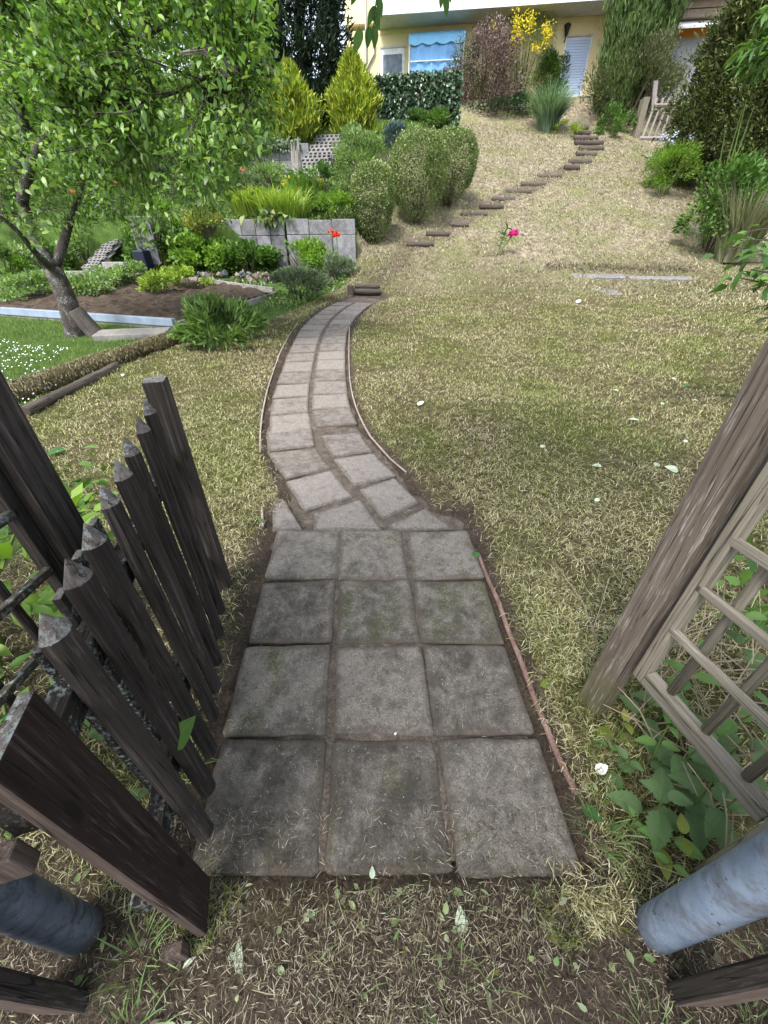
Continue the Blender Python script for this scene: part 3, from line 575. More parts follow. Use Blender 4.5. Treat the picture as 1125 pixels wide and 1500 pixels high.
# blue awning cloth over the terrace opening
x0, z1 = hp(602, 55, -.6); x1, z0 = hp(673, 130, -.6); aw = []
n = 30; V = []; 
for z in (z0, z1 - .05):
    for i in range(n): u = i / (n - 1); V.append((x0 + (x1 - x0) * u, -.6 + .035 * math.sin(u * 26) + .02 * math.sin(u * 71), z))
awn = mk('blue_awning', V, [(i, i + 1, i + n + 1, i + n) for i in range(n - 1)], M_BLUE, house, smooth=True)
V = []; k = 28
for i in range(k + 1):
    u = i / k; xx = x0 - .1 + (x1 - x0 + .2) * u; V += [(xx, -.35, z1 + .22), (xx, -.66, z1 + .02), (xx, -.68, z1 - .2 - .08 * abs(math.sin(u * 4 * math.pi)))]
mk('valance', V, [(3 * i + a, 3 * i + 3 + a, 3 * i + 4 + a, 3 * i + 1 + a) for i in range(k) for a in (0, 1)], M_BLUE2, awn, smooth=True)
V, Fc = tube([(x0, -.66, (z0 * .45 + z1 * .55)), (x1, -.66, (z0 * .45 + z1 * .55))], .025, 8); mk('cross_bar', V, Fc, M_WHITE, awn)
for xx in (x0 - .06, x1 + .06):
    V, Fc = tube([(xx, -.6, z0 - .4), (xx, -.6, z1 + .1)], .03, 8); mk('awning_post', V, Fc, M_WHITE, awn)
hb('dark_opening', (x0, x1, -.02, -.004, z0, z1), M_CURT)
# roller shutter
x1, z1 = hp(867, 55); x0 = x1 - 1.12; z0 = -.02
rs = hb('roller_shutter', (x0, x1, -.02, .02, z0, z1), M_SHUT); nsl = 21
for i in range(nsl):
    a = z0 + (z1 - z0) * i / nsl; b = z0 + (z1 - z0) * (i + 1) / nsl
    hb('slat', (x0 + .03, x1 - .03, -.045, -.0205, a + .012, b - .01), M_SHUT, rs, bevel=.008)
hb('shutter_rail', (x0 - .03, x0 + .028, -.06, -.0, z0, z1 + .05), M_WHITE, rs); hb('shutter_rail', (x1 - .028, x1 + .03, -.06, -.0, z0, z1 + .05), M_WHITE, rs); hb('shutter_box', (x0 - .03, x1 + .03, -.07, -.001, z1 + .052, z1 + .1), M_PIPE, rs)
hb('door_sill', (x0 - .1, x1 + .1, -.35, -.0, z0 - .14, z0 - .005), M_SOFF)
# lantern
lx, lz = hp(829, 46); M_IRON = flat('black_iron', (.012, .011, .012), .5)
lan = root('wall_lantern', 'small black lantern on the cream wall beside the roller shutter', 'lantern', HO + hux * lx + huy * -.2 + [0, 0, lz], HA)
V, Fc = tube([(0, 0, -.22), (0, 0, -.15), (0, 0, .12), (0, 0, .13), (0, 0, .2)], [.03, .07, .14, .17, .03], 6); mk('lamp_body', V, Fc, M_IRON, lan)
V, Fc = tube([(0, 0, -.22), (0, .05, -.32), (0, .12, -.34), (0, .2, -.3)], .022, 6); mk('bracket', V, Fc, M_IRON, lan)
# downpipes
for px, lab in ((537, 0), (549, 1)):
    x0, _ = hp(px, 80)
    P = [(x0, -.07, -1), (x0, -.07, zsf + 4)] if not lab else [(x0 - .62, -.07, .6), (x0 - .55, -.07, 1.1), (x0 - .02, -.07, 1.75), (x0, -.07, 2.0), (x0, -.07, zsf - .02)]
    V, Fc = tube(P, .05, 8); mk('downpipe', V, Fc, M_PIPE, house, smooth=True)
hb('corner_shade', (xl + 1.0, xl + 1.06, -.05, -.002, -1, zsf + 4), M_PIPE)  # grey strip drawn in as shade at the wall corner
# neighbouring house part with orange wall and white awning
OR = flat('orange_render', (.52, .22, .035), .9, nz=.1, sc=2); M_BOARD = woodmat('balcony_boards', (.12, .09, .07), (.24, .19, .15), (.36, .3, .25), 0)
nb = root('orange_house', 'orange rendered house wing with white awning at the upper right', 'house', HO, HA)
x0, zt = hp(962, 28, -.3); x1 = hp(1040, 28, -.3)[0]; zm = hp(985, 52, -.3)[1]; zb = hp(985, 56, -.3)[1]
def nbx(name, b, mat): V, Fc = box(*b); return mk(name, V, Fc, mat, nb)
nbx('orange_wall', (x0 - 1, x1 + 4, -.3, -.002, zb, zt + 2.6), OR); nbx('lower_wall', (x0 - 1, x1 + 4, -.298, -.004, -1, zb - .002), flat('grey_shutter', (.3, .31, .34), .7))
for i in range(2):
    za = hp(985, 27 - 13 * i, -1.0)[1]; zc = hp(985, 14.5 - 13 * i, -1.0)[1]; nbx('balcony_board', (x0 - .2, x1 + 3, -1.0 - .02 * i, -.96, za, zc - .02), M_BOARD)
nbx('balcony_floor', (x0 - .2, x1 + 3, -.95, -.31, hp(985, 27, -1.0)[1], hp(985, 26, -1)[1] + .1), M_BOARD)
V, Fc = obox((hp(985, 10, -1.05)[0], -1.06, hp(985, 10, -1.05)[1]), (1, 0, 0), (0, 1, 0), (.25, 0, 1), .07, .03, .9); mk('balcony_strut', V, Fc, flat('pale_strut', (.45, .38, .33), .8), nb)
xa, za = hp(972, 28, -.5); xb_, zb_ = hp(1022, 28, -.5); V = [(xa, -.45, za), (xb_ + 1, -.45, za), (xb_ + 1, -1.15, za - .42), (xa, -1.15, za - .42)]; V += [(v[0], v[1] + .02, v[2] - .06) for v in V]
mk('white_awning', V, [(0, 1, 2, 3), (7, 6, 5, 4), (0, 4, 5, 1), (1, 5, 6, 2), (2, 6, 7, 3), (3, 7, 4, 0)], M_WHITE, nb)
# stone stair from the top of the lawn to the door
M_STEP = concretemat('stair_stone', (.22, .19, .17), (.34, .3, .27), (.14, .11, .1), .4, .8)
stt = root('stone_stair', 'narrow brownish stone stair leading up to the roller shutter', 'stair', (0, 0, 0)); M_RISE = concretemat('stair_riser', (.13, .1, .085), (.2, .155, .13), (.08, .065, .055), .5, .8)
a = gp(849, 186); b = HO + huy * -.5 + hux * .62; nst = 7
for i in range(nst):
    u = i / (nst - 1); c = a * (1 - u) + np.array([b[0], b[1], HO[2] - .12]) * u; dy = (b[1] - a[1]) / (nst - 1)
    V, Fc = box(-.42, .42, 0, dy + .25, -.5, -.045); o = mk('riser', V, Fc, M_RISE, stt); o.location = c
    V, Fc = box(-.44, .44, -.03, dy + .2, -.045, 0); o = mk('tread', V, Fc, M_STEP, stt, bevel=.008); o.location = c + np.array([0, 0, .001])
# ------------------------------------------------------------------ retaining walls
def rwall(name, label, p0, p1, ztop, zseam, zbot, n, skew=0.0):
    p0 = np.array(p0[:2]); p1 = np.array(p1[:2]); d = p1 - p0; L = np.linalg.norm(d); t = root(name, label, 'retaining wall', (*p0, 0), math.atan2(d[1], d[0])); w = L / n
    for i in range(n):
        yo = random.uniform(-.012, .012); dz = random.uniform(-.02, .01)
        for a, b in ((zbot, zseam - .008), (zseam + .004, ztop + dz)):
            V, Fc = box(-w / 2 + .007, w / 2 - .007, -.05, .05, 0, b - a); o = mk('concrete_panel', V, Fc, M_CONC, t, bevel=.012); o.location = (w * (i + .5), yo + (0 if a == zbot else .015), a); o.rotation_euler = (random.uniform(-.01, .03), 0, random.uniform(-.012, .012))
    return t
wa = aty(345, 320, 13.36); wc = aty(418, 322, 13.2); wb = aty(520, 321, 13.1); zt = wb[2]
rwall('retaining_wall', 'grey concrete panel wall behind the red poppy, topped by daylilies', wc, wb, zt, zt - .34, .7, 3)
rwall('retaining_wall', 'grey concrete panel wall running left from under the hosta', wa + [-.35, .2, 0], wc + [-.06, .06, 0], zt + .02, zt - .36, .7, 4)
wl0 = aty(255, 312, 13.8); rwall('retaining_wall', 'short concrete panel wall between fruit tree and raspberry bushes', wl0 + [-.8, .4, 0], wa + [-.45, .35, 0], zt + .08, zt - .32, .7, 5)
w2 = aty(362, 212, 17.9); w3 = aty(452, 210, 17.8); w4 = aty(492, 212, 17.7)
rwall('retaining_wall', 'upper concrete panel wall under the golden conifers', w2 + [-1.6, .3, 0], w3, w3[2], w3[2] - .42, 3.0, 7)
# perforated grid pavers, used as steps up the terraces
def gridpaver(name, label, c, rot, w, l, nx_, ny_, tilt):
    mb = MB(); cw, cl = w / nx_, l / ny_; hh = .08
    for i in range(nx_):
        for j in range(ny_):
            ox = (i + .5 * (j % 2)) * cw - w / 2; oy = j * cl - l / 2; x0, x1, y0, y1 = ox, ox + cw, oy, oy + cl; m = .2
            a, b, c_, d = x0 + m * cw, x1 - m * cw, y0 + m * cl, y1 - m * cl; O = [(x0, y0), (x1, y0), (x1, y1), (x0, y1)]; Q = [(a, c_), (b, c_), (b, d), (a, d)]
            V = [(*q, hh) for q in O] + [(*q, hh) for q in Q] + [(*q, 0) for q in Q]
            mb.add(V, [(k, (k + 1) % 4, 4 + (k + 1) % 4, 4 + k) for k in range(4)] + [(4 + k, 4 + (k + 1) % 4, 8 + (k + 1) % 4, 8 + k) for k in range(4)])
    mb.add(*box(-w / 2, w / 2 + cw / 2, -l / 2 - .012, -l / 2 - .001, -.1, hh - .002)); mb.add(*box(-w / 2, w / 2 + cw / 2, -l / 2, l / 2, -.02, -.004))
    o = mb.mk(name, M_GRIDC, label=label, cat='grid paver', group='perforated concrete grid pavers'); o.location = c; o.rotation_euler = (tilt, 0, rot); return o
M_GRIDC = concretemat('grid_paver_concrete', (.13, .125, .12), (.21, .205, .2), (.08, .07, .065), .5, .8)
for i in range(4):
    gridpaver('grid_paver', ['lowest grid paver beside the upper concrete wall', 'second grid paver up beside the upper concrete wall', 'third grid paver up beside the upper concrete wall', 'topmost grid paver between the golden conifers'][i], aty(452 + 9 * i, 256 - 15 * i, 16.9 + .42 * i), -.15, .95, .62, 6, 4, .75)
for i in range(4):
    gridpaver('grid_paver', ['lowest grid paver behind the bed beyond the fruit tree', 'second grid paver up behind the fruit tree bed', 'third grid paver up behind the fruit tree bed', 'topmost grid paver behind the fruit tree bed'][i], aty(140 + 9 * i, 388 - 11 * i, 12.2 + .45 * i), -.5, .5, .5, 3, 4, .5)
V, Fc = box(-.24, .24, -.05, .05, -.6, .45); o = mk('concrete_slab', V, Fc, M_CONC, bevel=.01, label='upright pale concrete slab seen behind the fork of the fruit tree', cat='slab'); o.location = aty(211, 348, 12.5); o.rotation_euler = (0, 0, .3)
V, Fc = box(-.15, .15, -.2, .2, 0, .5); o = mk('water_butt', V, Fc, flat('dark_blue_plastic', (.008, .011, .025), .4), bevel=.03, label='dark blue box standing below the upright concrete slab', cat='box'); o.location = aty(211, 383, 12.2) - np.array([0, 0, .25])
for px, py, sx, lab in ((173, 392, .3, 'grey concrete block at right end of the pebble step'), (112, 405, .35, 'grey concrete block left of the pebble step by the trunk')):
    V, Fc = box(-sx, sx, -.15, .15, -.25, .12); o = mk('concrete_block', V, Fc, M_BEDST, bevel=.012, label=lab, cat='block'); o.location = aty(px, py, 11.6); o.rotation_euler = (0, 0, -.12)
V, Fc = box(-.75, .75, -.35, .35, -.3, 0); o = mk('pebble_step', V, Fc, concretemat('pebble_concrete', (.2, .19, .18), (.5, .5, .5), (.1, .1, .1), .5, .35), bevel=.02, label='flat pebble faced step behind the vegetable bed', cat='step'); o.location = aty(140, 406, 11.0); o.rotation_euler = (.06, 0, .1)
# ------------------------------------------------------------------ vegetable bed
bR, bN = gp(258, 483), gp(-30, 462); bF = gp(405, 436); bFL = gp(182, 405)
bed = root('bed_frame', 'low concrete frame around the vegetable bed with pale metal front strip', 'bed frame', (0, 0, 0))
def edge(name, p, q, h, th, mat, dz=0.0, out=0.0):
    p = np.array(p); q = np.array(q); d = (q - p); L = np.linalg.norm(d); e = d / L; nn = np.cross([0, 0, 1.0], e); c = (p + q) / 2 + np.array([0, 0, dz + h / 2 - .04]) + nn * out
    V, Fc = obox((0, 0, 0), e, nn, np.cross(e, nn), L / 2, th / 2, h / 2 + .04); o = mk(name, V, Fc, mat, bed, bevel=.006); o.location = c; return o
M_ZINC = flat('pale_blue_zinc', (.27, .33, .42), .5, .5, .2, .15, 6)
edge('side_board', bN, bR, .13, .05, M_BEDST); edge('metal_strip', bN, bR, .035, .09, M_ZINC, .135)
edge('side_board', bR + [.03, .06, 0], bF, .12, .07, M_BEDST); 
bFa = bF * .55 + bFL * .45
edge('side_board', bFa + [.02, 0, 0], bF + [-.05, .0, 0], .2, .06, M_BEDST); edge('side_board', bFL, bFa - [.02, 0, 0], .2, .06, M_EDGEP)
edge('side_board', gp(-60, 430), bFL - [.1, 0, 0], .2, .06, M_CONC)
SOILM = MT('bed_soil', .95, .1); q = SOILM.noise(SOILM.pos(), 7, 6, .7); SOILM.col(SOILM.mix(1.0, SOILM.ramp(q, [(.3, (.035, .026, .02)), (.65, (.1, .075, .055))]), SOILM.ramp(SOILM.noise(SOILM.pos(), 60, 3), [(.3, .6), (.7, 1.4)]), 'MULTIPLY')); SOILM.bump(q, 1, .05)
nU, nV = 70, 50; V = []
for j in range(nV):
    for i in range(nU):
        u, v = i / (nU - 1), j / (nV - 1); p = (bN * (1 - u) + bR * u) * (1 - v) + (bFL * (1 - u) + bF * u) * v
        V.append((p[0], p[1], p[2] + .05 + .09 * float(vnoise(p[0], p[1], 51, 4.5)) + .06 * float(vnoise(p[0], p[1], 52, 13))))
mk('bed_soil', V, [(j * nU + i, j * nU + i + 1, (j + 1) * nU + i + 1, (j + 1) * nU + i) for j in range(nV - 1) for i in range(nU - 1)], SOILM.m, kind='structure')
# rocks behind the bed
M_ROCK = [concretemat('field_stone', (.12, .095, .075), (.3, .25, .2), (.06, .05, .04), .6, 1.0, 0, .55), concretemat('field_stone_dark', (.07, .075, .09), (.15, .15, .17), (.05, .05, .05), .4, .6, 0, .2)]
def rock(s, seed):
    rg = np.random.default_rng(seed); n = 16; P = rg.normal(size=(n, 3)); P /= np.linalg.norm(P, axis=1)[:, None]; P *= rg.uniform(.75, 1.1, (n, 1)) * np.array(s)
    import bmesh
    bm = bmesh.new(); [bm.verts.new(p) for p in P]; bmesh.ops.convex_hull(bm, input=bm.verts)
    for v in [v for v in bm.verts if not v.link_faces]: bm.verts.remove(v)
    me = bpy.data.meshes.new('stone'); bm.to_mesh(me); bm.free(); return me
rk = [rock((random.uniform(.07, .14), random.uniform(.05, .1), random.uniform(.05, .11)), i) for i in range(9)]
for i, me in enumerate(rk): me.materials.append(M_ROCK[0] if i % 4 else M_ROCK[1])
stones = root('dry_stone_edge', 'row of rough brown and grey field stones behind the vegetable bed', 'stone edging', (0, 0, 0))
for i in range(130):
    u = random.random(); px = 178 + 227 * u; q = gp(px, 416 - 0 * u) ; 
    o = bpy.data.objects.new('stone', rk[i % 9]); COL.objects.link(o); o.parent = stones; lay = (i % 3) * .8
    o.location = q + np.array([random.uniform(-.05, .05), .06 + .12 * lay + random.uniform(-.05, .05), .03 + .11 * lay + random.uniform(-.03, .03)]); o.rotation_euler = [random.uniform(0, 6) for _ in range(3)]; o.scale = [random.uniform(.75, 1.25)] * 3
# slabs: by the trunk, leaning stone, lawn slabs
def flag(name, label, c, sx, sy, h, rot, mat, dz=.0, cat='stone slab', group=None, tiltx=.06):
    V, Fc = box(-sx, sx, -sy, sy, -h, 0); o = mk(name, V, Fc, mat, bevel=.012, label=label, cat=cat, group=group); o.location = np.array(c) + np.array([0, 0, dz]); o.rotation_euler = (tiltx, 0, rot); return o
flag('stone_slab', 'flat grey slab lying beside the foot of the fruit tree', gp(197, 494), .52, .2, .1, .22, M_BEDST, .09)
V, Fc = tube([(0, 0, -.15), (.0, 0, .42)], [.13, .12], 14); o = mk('clay_pipe', V, Fc, concretemat('clay_pipe', (.06, .052, .045), (.11, .097, .085), (.03, .028, .025), .5), bevel=.01, label='short dark pipe leaning against the foot of the fruit tree', cat='pipe', smooth=False); o.location = gp(143, 493); o.rotation_euler = (.1, -.42, 0)
M_FLAG = concretemat('lawn_slab', (.14, .138, .14), (.23, .225, .225), (.12, .10, .075), .8, .8, 0, .06)
for (a, b, yy, lab, hw) in (((838), (914), 405.5, 'long flat stone slab sunk in the lawn, longest of three', .14), (922, 1012, 408.5, 'partly covered stone slab sunk in the lawn towards the right bush', .11)):
    p = gp(a, yy); q = gp(b, yy + 1); d = q - p; m = (p + q) / 2; flag('lawn_slab', lab, m, np.linalg.norm(d) / 2, hw, .06, math.atan2(d[1], d[0]), M_FLAG, .035, group='slabs sunk in the lawn', tiltx=math.atan(float(H(m[0], m[1] + .1) - H(m[0], m[1] - .1)) / .2))
p = gp(893, 430); flag('lawn_slab', 'squarish stone slab sunk in the lawn in front of the long one', p, .24, .26, .06, .1, M_FLAG, .035, group='slabs sunk in the lawn', tiltx=math.atan(float(H(p[0], p[1] + .1) - H(p[0], p[1] - .1)) / .2))
V = rock((.045, .03, .02), 77); V.materials.append(flat('red_brick', (.13, .06, .045), .9, .2, 0, .3, 60)); o = props(bpy.data.objects.new('brick_fragment', V), 'small reddish brick fragment lying in the straw before the path', 'brick fragment'); COL.objects.link(o); o.location = gp(823, 1331) + np.array([0, 0, .004])
# little grey palisade rack on the right of the lawn
pal = root('palisade_rack', 'small weathered palisade rack leaning beside the dark cypress', 'wooden rack', gp(955, 205), math.radians(-5)); k = 15.2 * .0178
MW_PAL = woodmat('wood_palisade', (.1, .085, .08), (.26, .23, .22), (.4, .37, .36), 2)
MW_PALX = woodmat('wood_palisade_rail', (.1, .085, .08), (.26, .23, .22), (.4, .37, .36), 0)
for i in range(4):
    xx = -.42 + .24 * i; V, Fc = tube([(xx, 0, 0), (xx + .2, .12, 1.25)], .045, 8); mk('paling', V, Fc, MW_PAL, pal)
V, Fc = tube([(-.3, .02, 1.02), (.55, .02, 1.04)], .065, 8); mk('cross_rail', V, Fc, MW_PALX, pal); V, Fc = tube([(-.55, -.05, .04), (.5, -.05, .04)], .07, 8); mk('cross_rail', V, Fc, MW_PALX, pal)
V, Fc = obox((-.33, .2, 1.35), (.9, 0, -.0), (0, 1, 0), (-.22, 0, .9), .08, .04, .42); mk('side_board', V, Fc, MW_PAL, pal); V, Fc = box(-.72, -.5, .1, .5, 0, 1.3); mk('side_board', V, Fc, MW_GREY, pal)
# ------------------------------------------------------------------ vegetation tools
def unit(v): return v / (np.linalg.norm(v, axis=-1, keepdims=True) + 1e-9)
def leaves(name, P, D, L, Wd, mat, parent=None, off=None, fold=.18, droop=.12, hi=False, roll=1.0, up=(0, 0, 1), **kw):
    if name in ('leaf_spray', 'petals', 'blossom'): kw['kind'] = 'stuff'
    n = len(P); P = np.asarray(P, float); D = unit(np.asarray(D, float)); N = np.broadcast_to(np.array(up, float), (n, 3)) + RNG.normal(0, .45 * roll, (n, 3))
    S = unit(np.cross(D, N)); N = np.cross(S, D); L = np.broadcast_to(L, (n,))[:, None]; Wd = np.broadcast_to(Wd, (n,))[:, None]
    mid = P + D * L * .48 + N * L * droop * .3; tip = P + D * L - N * L * droop
    if hi:
        Vs = [P, P + D * L * .25 + S * Wd * .40 + N * Wd * fold * .8, P + D * L * .6 + S * Wd * .43 + N * Wd * fold * .7, tip, P + D * L * .6 - S * Wd * .43 + N * Wd * fold * .7, P + D * L * .25 - S * Wd * .40 + N * Wd * fold * .8, mid - N * 0]
        T = np.array([[0, 1, 6], [1, 2, 6], [2, 3, 6], [3, 4, 6], [4, 5, 6], [5, 0, 6]]); m = 7
    else:
        Vs = [P, P + D * L * .42 + S * Wd * .5 + N * Wd * fold, tip, P + D * L * .42 - S * Wd * .5 + N * Wd * fold]; T = np.array([[0, 1, 2], [0, 2, 3]]); m = 4
    V = np.stack(Vs, 1).reshape(-1, 3); Fc = (np.arange(n)[:, None, None] * m + T[None]).reshape(-1, 3)
    return mk(name, V, Fc, mat, parent, off, **kw)
def rdir(n): return unit(RNG.normal(size=(n, 3)))
def clump_pts(n, r, K, spread=.38, bottom=-.6, shell=.55):
    """points grouped in sub-clumps inside an ellipsoid with radii r (centre 0)"""
    c = rdir(K); c[:, 2] = np.where(c[:, 2] < bottom, -c[:, 2], c[:, 2]); c *= RNG.uniform(shell, .88, (K, 1))
    k = RNG.integers(0, K, n); sp = spread * RNG.uniform(.6, 1.15, K)[k]; o = rdir(n) * (RNG.random((n, 1)) ** .4) * sp[:, None]
    return (c[k] + o) * np.array(r), unit(c[k] * .6 + o * 1.3)
def stems(name, parent, n, spread, h, r, mat, lean=.5, base=.1, wig=.1):
    mb = MB()
    for _ in range(n):
        a = random.uniform(0, 6.283); l = random.uniform(.2, 1) * spread; hh = h * random.uniform(.6, 1); b = base * random.random()
        P = [(b * math.cos(a), b * math.sin(a), -.05)]
        for t in (.35, .7, 1): P.append((b * math.cos(a) + l * math.cos(a) * t ** 1.3 + random.uniform(-wig, wig) * l, b * math.sin(a) + l * math.sin(a) * t ** 1.3 + random.uniform(-wig, wig) * l, hh * t))
        mb.add(*tube(P, [r, r * .8, r * .6, r * .3], 5, False))
    return mb.mk(name, mat, parent, smooth=True)
M_STEM = flat('woody_stem', (.06, .045, .032), .9); M_GSTEM = flat('green_stem', (.09, .14, .03), .7)
def bush(name, label, cat, loc, r, n, L, Wd, mat, K=14, up=.5, stem=M_STEM, nst=9, lift=.0, hi=False, group=None, spread=.38, droop=.15, bottom=-.5, part='foliage', shell=.55):
    t = root(name, label, cat, loc, 0, group); r = tuple(q * g for q, g in zip(r, (1.2, 1.2, 1.12))); P, D = clump_pts(n, r, K, spread, bottom, shell); P[:, 2] += r[2] * .8 + lift; P[:, 2] = np.maximum(P[:, 2], .02)
    D = D + np.array([0, 0, up]) + RNG.normal(0, .45, (n, 3))
    leaves(part, P, D, L * RNG.uniform(.6, 1.2, n), Wd * RNG.uniform(.7, 1.15, n), mat, t, hi=hi, droop=droop)
    if nst: stems('stem', t, nst, max(r[0], r[1]) * .7, r[2] * 1.5 + lift, .012 + .006 * r[2], stem)
    return t
def dens(px_pts): pass
def conifer(name, label, loc, h, prof, n, L, Wd, mat, out=.5, upw=1.0, tilt=0.0, flutter=.3, bare=0.0, sx=1.0, lumps=0, amp=.8):
    t = root(name, label, 'conifer', loc); u = RNG.random(n) ** .85; a = RNG.uniform(0, 2 * math.pi, n)
    pr = np.interp(u, [p for p, _ in prof], [q for _, q in prof]); rr = pr * (1 - .45 * RNG.random(n) ** 2.2)
    if lumps: rr = rr * (1.25 - amp + amp * vnoise(a * lumps / 2, u * h * lumps * .28, 61 + int(h * 10), 1.0)) * (1 + .25 * (RNG.random(n) > .93))
    P = np.stack([rr * np.cos(a) * sx, rr * np.sin(a), bare + u * (h - bare) * .96], 1)
    D = np.stack([np.cos(a) * out, np.sin(a) * out, np.full(n, upw)], 1) + RNG.normal(0, flutter, (n, 3))
    leaves('foliage', P, D, L * RNG.uniform(.55, 1.25, n), Wd * RNG.uniform(.6, 1.2, n), mat, t, fold=.3, droop=.05, roll=2)
    V, Fc = tube([(0, 0, -.2), (0, 0, h * .45), (0, 0, h * .85)], [.09 + .02 * h, .07, .02], 8); mk('trunk', V, Fc, M_STEM, t); return t
def archgrass(name, label, cat, loc, n, ln, spread, wd, mat, arch=.7, base=.15, group=None, part='blades', lo=.6, wild=.5):
    t = root(name, label, cat, loc, 0, group); a = RNG.uniform(0, 2 * math.pi, n); b = base * np.sqrt(RNG.random(n)); a2 = a + RNG.normal(0, wild, n)
    l = ln * RNG.uniform(lo, 1.05, n); sp = spread * RNG.uniform(.1, 1, n); ar = arch * RNG.uniform(.3, 1, n); V = np.empty((n, 7, 3)); wv = wd * RNG.uniform(.6, 1.2, n)
    S = np.stack([-np.sin(a2 + .8), np.cos(a2 + .8), 0 * a], 1) * wv[:, None]
    def at(s): return np.stack([b * np.cos(a) + sp * s ** 1.6 * np.cos(a2), b * np.sin(a) + sp * s ** 1.6 * np.sin(a2), l * (s - ar * .5 * s ** 3)], 1)
    for k, s in enumerate((0, .4, .75)): V[:, 2 * k] = at(s) - S * (1 - .35 * s); V[:, 2 * k + 1] = at(s) + S * (1 - .35 * s)
    V[:, 6] = at(1.0); B = np.arange(n)[:, None, None] * 7
    T = np.array([[0, 1, 3], [0, 3, 2], [2, 3, 5], [2, 5, 4], [4, 5, 6]]); mk(part, V.reshape(-1, 3), (B + T[None]).reshape(-1, 3), mat, t); return t
# leaf colours
L_FRUIT = leafmat('fruit_leaf', [(.05, .12, .022), (.11, .22, .04), (.18, .31, .06), (.32, .43, .14)], .38, .42, .5)
L_MID = leafmat('mid_green_leaf', [(.035, .09, .015), (.08, .17, .03), (.13, .23, .05)], .3)
L_BRIGHT = leafmat('bright_green_leaf', [(.09, .19, .025), (.16, .29, .04), (.24, .36, .07)], .4)
L_PALE = leafmat('pale_green_leaf', [(.1, .19, .06), (.19, .29, .1), (.29, .38, .17)], .35)
L_SAGE = leafmat('sage_leaf', [(.07, .115, .06), (.14, .19, .11), (.22, .27, .17)], .2, .7)
L_VAR = leafmat('variegated_leaf', [(.05, .09, .025), (.12, .18, .05), (.22, .29, .11), (.38, .42, .22)], .25)
L_GOLD = leafmat('golden_conifer', [(.06, .11, .012), (.17, .25, .022), (.33, .4, .04), (.58, .6, .1)], .3, .6)
L_DARK = leafmat('dark_conifer', [(.008, .02, .01), (.016, .036, .016), (.03, .058, .024)], .1, .6)
L_COL = leafmat('columnar_conifer', [(.025, .06, .012), (.06, .11, .022), (.11, .17, .04)], .15, .6)
L_CYP = leafmat('cypress_leaf', [(.022, .036, .01), (.065, .09, .02), (.14, .165, .05)], .12, .6)
L_BLUE = leafmat('blue_conifer', [(.04, .075, .085), (.08, .13, .14), (.13, .19, .2)], .1, .7)
L_IVY = leafmat('ivy_leaf', [(.012, .035, .014), (.03, .07, .028), (.07, .12, .055)], .1, .3, .6)
L_PURP = leafmat('purple_leaf', [(.045, .03, .032), (.1, .066, .068), (.18, .125, .125), (.4, .31, .3)], .2, .5)
L_YEL = leafmat('yellow_blossom', [(.5, .4, .015), (.68, .56, .03), (.78, .68, .08)], .3)
L_REED = leafmat('reed_blade', [(.07, .14, .08), (.14, .23, .13), (.24, .33, .2)], .3)
L_LILY = leafmat('daylily_blade', [(.14, .23, .03), (.25, .36, .06), (.38, .46, .11)], .4)
L_NET = leafmat('nettle_leaf', [(.05, .11, .03), (.085, .165, .045)], .3, .5)
L_NET2 = leafmat('nettle_leaf_fresh', [(.13, .26, .045), (.17, .31, .06)], .4, .45)
L_DRYG = leafmat('grey_shrub', [(.045, .06, .025), (.09, .11, .045), (.15, .165, .07)], .2)
M_BARK = woodmat('fruit_tree_bark', (.02, .017, .014), (.055, .046, .038), (.14, .12, .1), 2, .3, .2, .5)
# ------------------------------------------------------------------ fruit tree on the left
TB = gp(112, 494); ft = root('fruit_tree', 'leaning fruit tree with dark forked trunk beside the vegetable bed', 'tree', TB)
def tp(px, py, dy): return aty(px, py, TB[1] + dy)
T0 = tp(112, 500, 0); FK = tp(78, 395, .1)
mb = MB(); mb.add(*tube(spline([T0 - [0, 0, .1], tp(105, 462, 0), tp(95, 428, .05), FK], 9), [.20, .165, .15, .14, .14, .135, .13, .125, .12], 14))
mb.mk('trunk', M_BARK, ft, TB, smooth=True)
limbs = [([FK, tp(48, 350, .15), tp(32, 300, .2), tp(26, 240, .3), tp(40, 195, .4), tp(20, 120, .5)], .10), ([FK, tp(92, 365, .3), tp(101, 325, .55), tp(120, 270, .9), tp(160, 200, 1.2)], .07),
         ([tp(32, 300, .2), tp(45, 225, -.1), tp(70, 190, -.3), tp(120, 165, -.5), tp(190, 150, -.6), tp(270, 140, -.6), tp(330, 95, -.5)], .065), ([tp(40, 195, .4), tp(10, 90, .2), tp(0, 0, 0), tp(20, -60, 0)], .06),
         ([tp(70, 190, -.3), tp(110, 100, 0), tp(160, 20, .3), tp(200, -60, .5)], .045), ([tp(120, 270, .9), tp(190, 235, 1.1), tp(270, 225, 1.1), tp(330, 215, 1)], .04), ([tp(270, 140, -.6), tp(330, 130, -.5), tp(372, 160, -.4)], .03),
         ([FK, tp(55, 375, -.4), tp(20, 330, -.8), tp(-40, 290, -1)], .06), ([tp(120, 165, -.5), tp(200, 60, -.3), tp(300, 0, 0), tp(340, -50, 0)], .04)]
limb_pts = []
for Lp, r in limbs:
    Q = spline(Lp, 14); V, Fc = tube(Q, np.linspace(r, .012, 14), 8); mk('limb', V, Fc, M_BARK, ft, TB, smooth=True); limb_pts.append(Q[4:])
LPt = np.concatenate(limb_pts)
def inside(px, py): 
    lim = np.interp(py, [-200, 0, 60, 150, 230, 300, 330], [395, 385, 395, 400, 385, 340, 300])
    return px < lim
PB, PD = [], []; tw = MB(); cnt = 0
